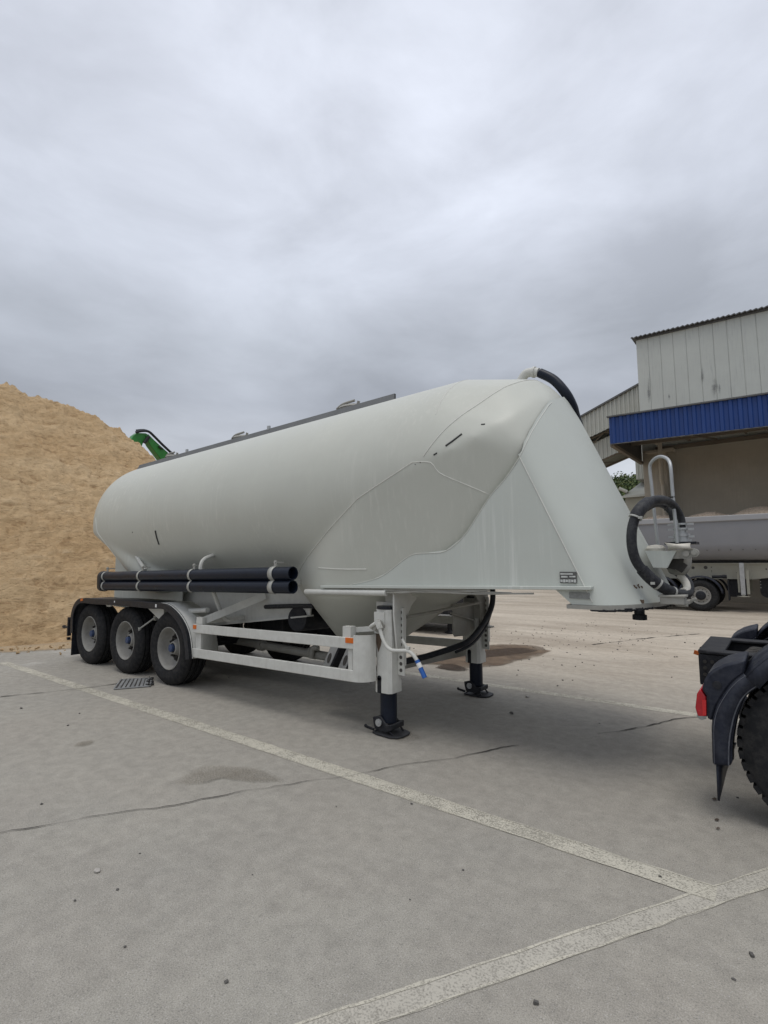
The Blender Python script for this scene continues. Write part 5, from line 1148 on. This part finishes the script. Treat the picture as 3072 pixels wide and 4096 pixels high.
q = MB(); p = ztr(345, 435, 1, FFr); q.tube([p + Vector((.04, 0, -.05)), p + Vector((-.01, 0, .005)), p + Vector((.0, 0, .02)), p + Vector((.02, 0, .02))], .005, 6, smooth=3); q.build('hook', M['chassis'], V)
q = MB(); q.lathe([(0, .0), (0, .46), (.04, .46), (.05, .40), (.05, 0)], (WX + .5, TM, 1.05), (0, 0, 1), 32); q.box((WX + .3, TM, 1.03), (.9, .7, .05)); q.build('fifth_wheel', M['chassis'], V)
q = MB(); q.box((11.1, TM, 1.9), (2.0, 2.4, 2.9)); q.build('cab', M['navy'], V, bevel=.18); 
q = MB(); q.box((12.06, TM, 2.6), (.12, 2.1, .9)); q.build('windscreen', M['glass'], V, bevel=.05)
trw(11.1, -1); trw(11.1, 1)

# ------------------------------------------------------------------ trailer parked beyond, seen under the cone
W = root('flatbed_trailer', (.2, 6.5, 0), 'low dark trailer on a landing foot, glimpsed under the tank between its legs', 'trailer')
q = MB()
for z_, h_ in ((.47, .05), (.31, .04)): q.bar((-4.5, 5.32, z_), (.85, 5.32, z_), .05, h_)
q.box((.8, 5.30, .43), (.10, .05, .11)); q.build('rail', M['steel'], W)
q = MB(); q.box((-1.9, 6.4, .72), (5.4, 2.1, .42)); q.box((-1.9, 6.4, .42), (5.2, 1.4, .4)); q.build('deck', M['chassis'], W)
q = MB(); q.box((.64, 5.75, .28), (.14, .14, .50)); q.lathe([(.0, .16), (.02, .16), (.06, .1), (.10, .07)], (.64, 5.75, .004), (0, 0, 1), 14); q.build('landing_foot', M['chassis'], W)
for x in (-.6, -1.9, -3.2):
    p = pivot('wheel', (x, 5.5, .5), W); q = MB(); q.lathe([(.03, .28), (0, .4), (.03, .48), (.3, .5), (.33, .45), (.3, .25), (.06, .24), (.03, 0)], (x, 5.5, .5), (0, 1, 0), 32); q.build('tyre', M['rubber'], p)

# ------------------------------------------------------------------ drain grate and loose stones
Dn = root('drain_grate', (-.55, -1.55, 0), 'steel drain grate in the ground beside the near front trailer wheel', 'drain grate')
c = [gp(456, 2760), gp(600, 2748), gp(606, 2716), gp(484, 2722)]
q = MB(); q.add([p + Vector((0, 0, .011)) for p in c], [(0, 1, 2, 3)]); q.build('pit', M['dark'], Dn, smooth=0)
q = MB()
for i in range(4): q.bar(c[i] + Vector((0, 0, .016)), c[(i + 1) % 4] + Vector((0, 0, .016)), .018, .012)
q.build('frame', M['steel'], Dn)
q = MB()
for k in range(1, 8): a, b = c[0].lerp(c[1], k / 8), c[3].lerp(c[2], k / 8); q.bar(a + Vector((0, 0, .018)), b + Vector((0, 0, .018)), .035 if k < 7 else .05, .012)
q.build('grate_bar', M['steel'], Dn)
q = MB(); rr = random.Random(2)
for k in range(26):
    p = c[1].lerp(c[2], rr.random()) + Vector((rr.uniform(-.10, .05), rr.uniform(-.04, .04), .02)); q.box(p, (rr.uniform(.01, .03),) * 3, Matrix.Rotation(rr.random() * 3, 3, 'Z'))
q.build('grate_debris', M['scuff'], Dn)
ST = [(2046, 2856, .030, 0), (1600, 2400, 0, 0), (389, 3488, .022, 1), (2640, 3510, .012, 0), (1646, 3217, .012, 0), (167, 3217, .014, 0), (85, 2835, .02, 0), (272, 2903, .016, 0), (2110, 2790, .03, 1), (2290, 2722, .014, 0), (2470, 2600, .02, 0), (2740, 2572, .022, 0), (318, 2855, .012, 0), (1852, 3482, .008, 0), (300, 3604, .009, 0), (500, 3790, .009, 0), (905, 3930, .012, 0), (470, 3560, .01, 0), (2935, 3920, .010, 0), (2950, 3192, .012, 0), (1010, 3500, .006, 0), (560, 3415, .007, 0), (2230, 2745, .016, 0), (1640, 3600, .006, 0)]
rr = random.Random(4)
for k, (x, y, s_, pale) in enumerate(ST):
    if not s_: continue
    s_ *= .8
    c = gp(x, y); b_ = [Vector((rr.gauss(0, 1), rr.gauss(0, 1), rr.gauss(0, .7))).normalized() for _ in range(14)]
    h_ = hull_bm([Vector((v.x * s_ * 1.2, v.y * s_, v.z * s_ * .7)) for v in b_]); tm = bpy.data.meshes.new('t'); h_.to_mesh(tm); h_.free()
    q = MB(); q.add([v.co + c + Vector((0, 0, s_ * .55)) for v in tm.vertices], [tuple(p.vertices) for p in tm.polygons]); bpy.data.meshes.remove(tm)
    o = q.build('stone', M['pale' if pale else 'stone'], org=c, smooth=0)
    lab = 'small dark stone lying loose on the concrete yard'
    if pale: lab = 'small pale rounded stone lying on the open concrete in the foreground' if x < 1000 else 'pale flat stone on the concrete near the far landing foot'
    elif s_ == .030: lab = 'dark square-edged stone chip on the concrete in front of the landing legs'
    tag(o, lab, 'stone', 'loose stones on the yard')
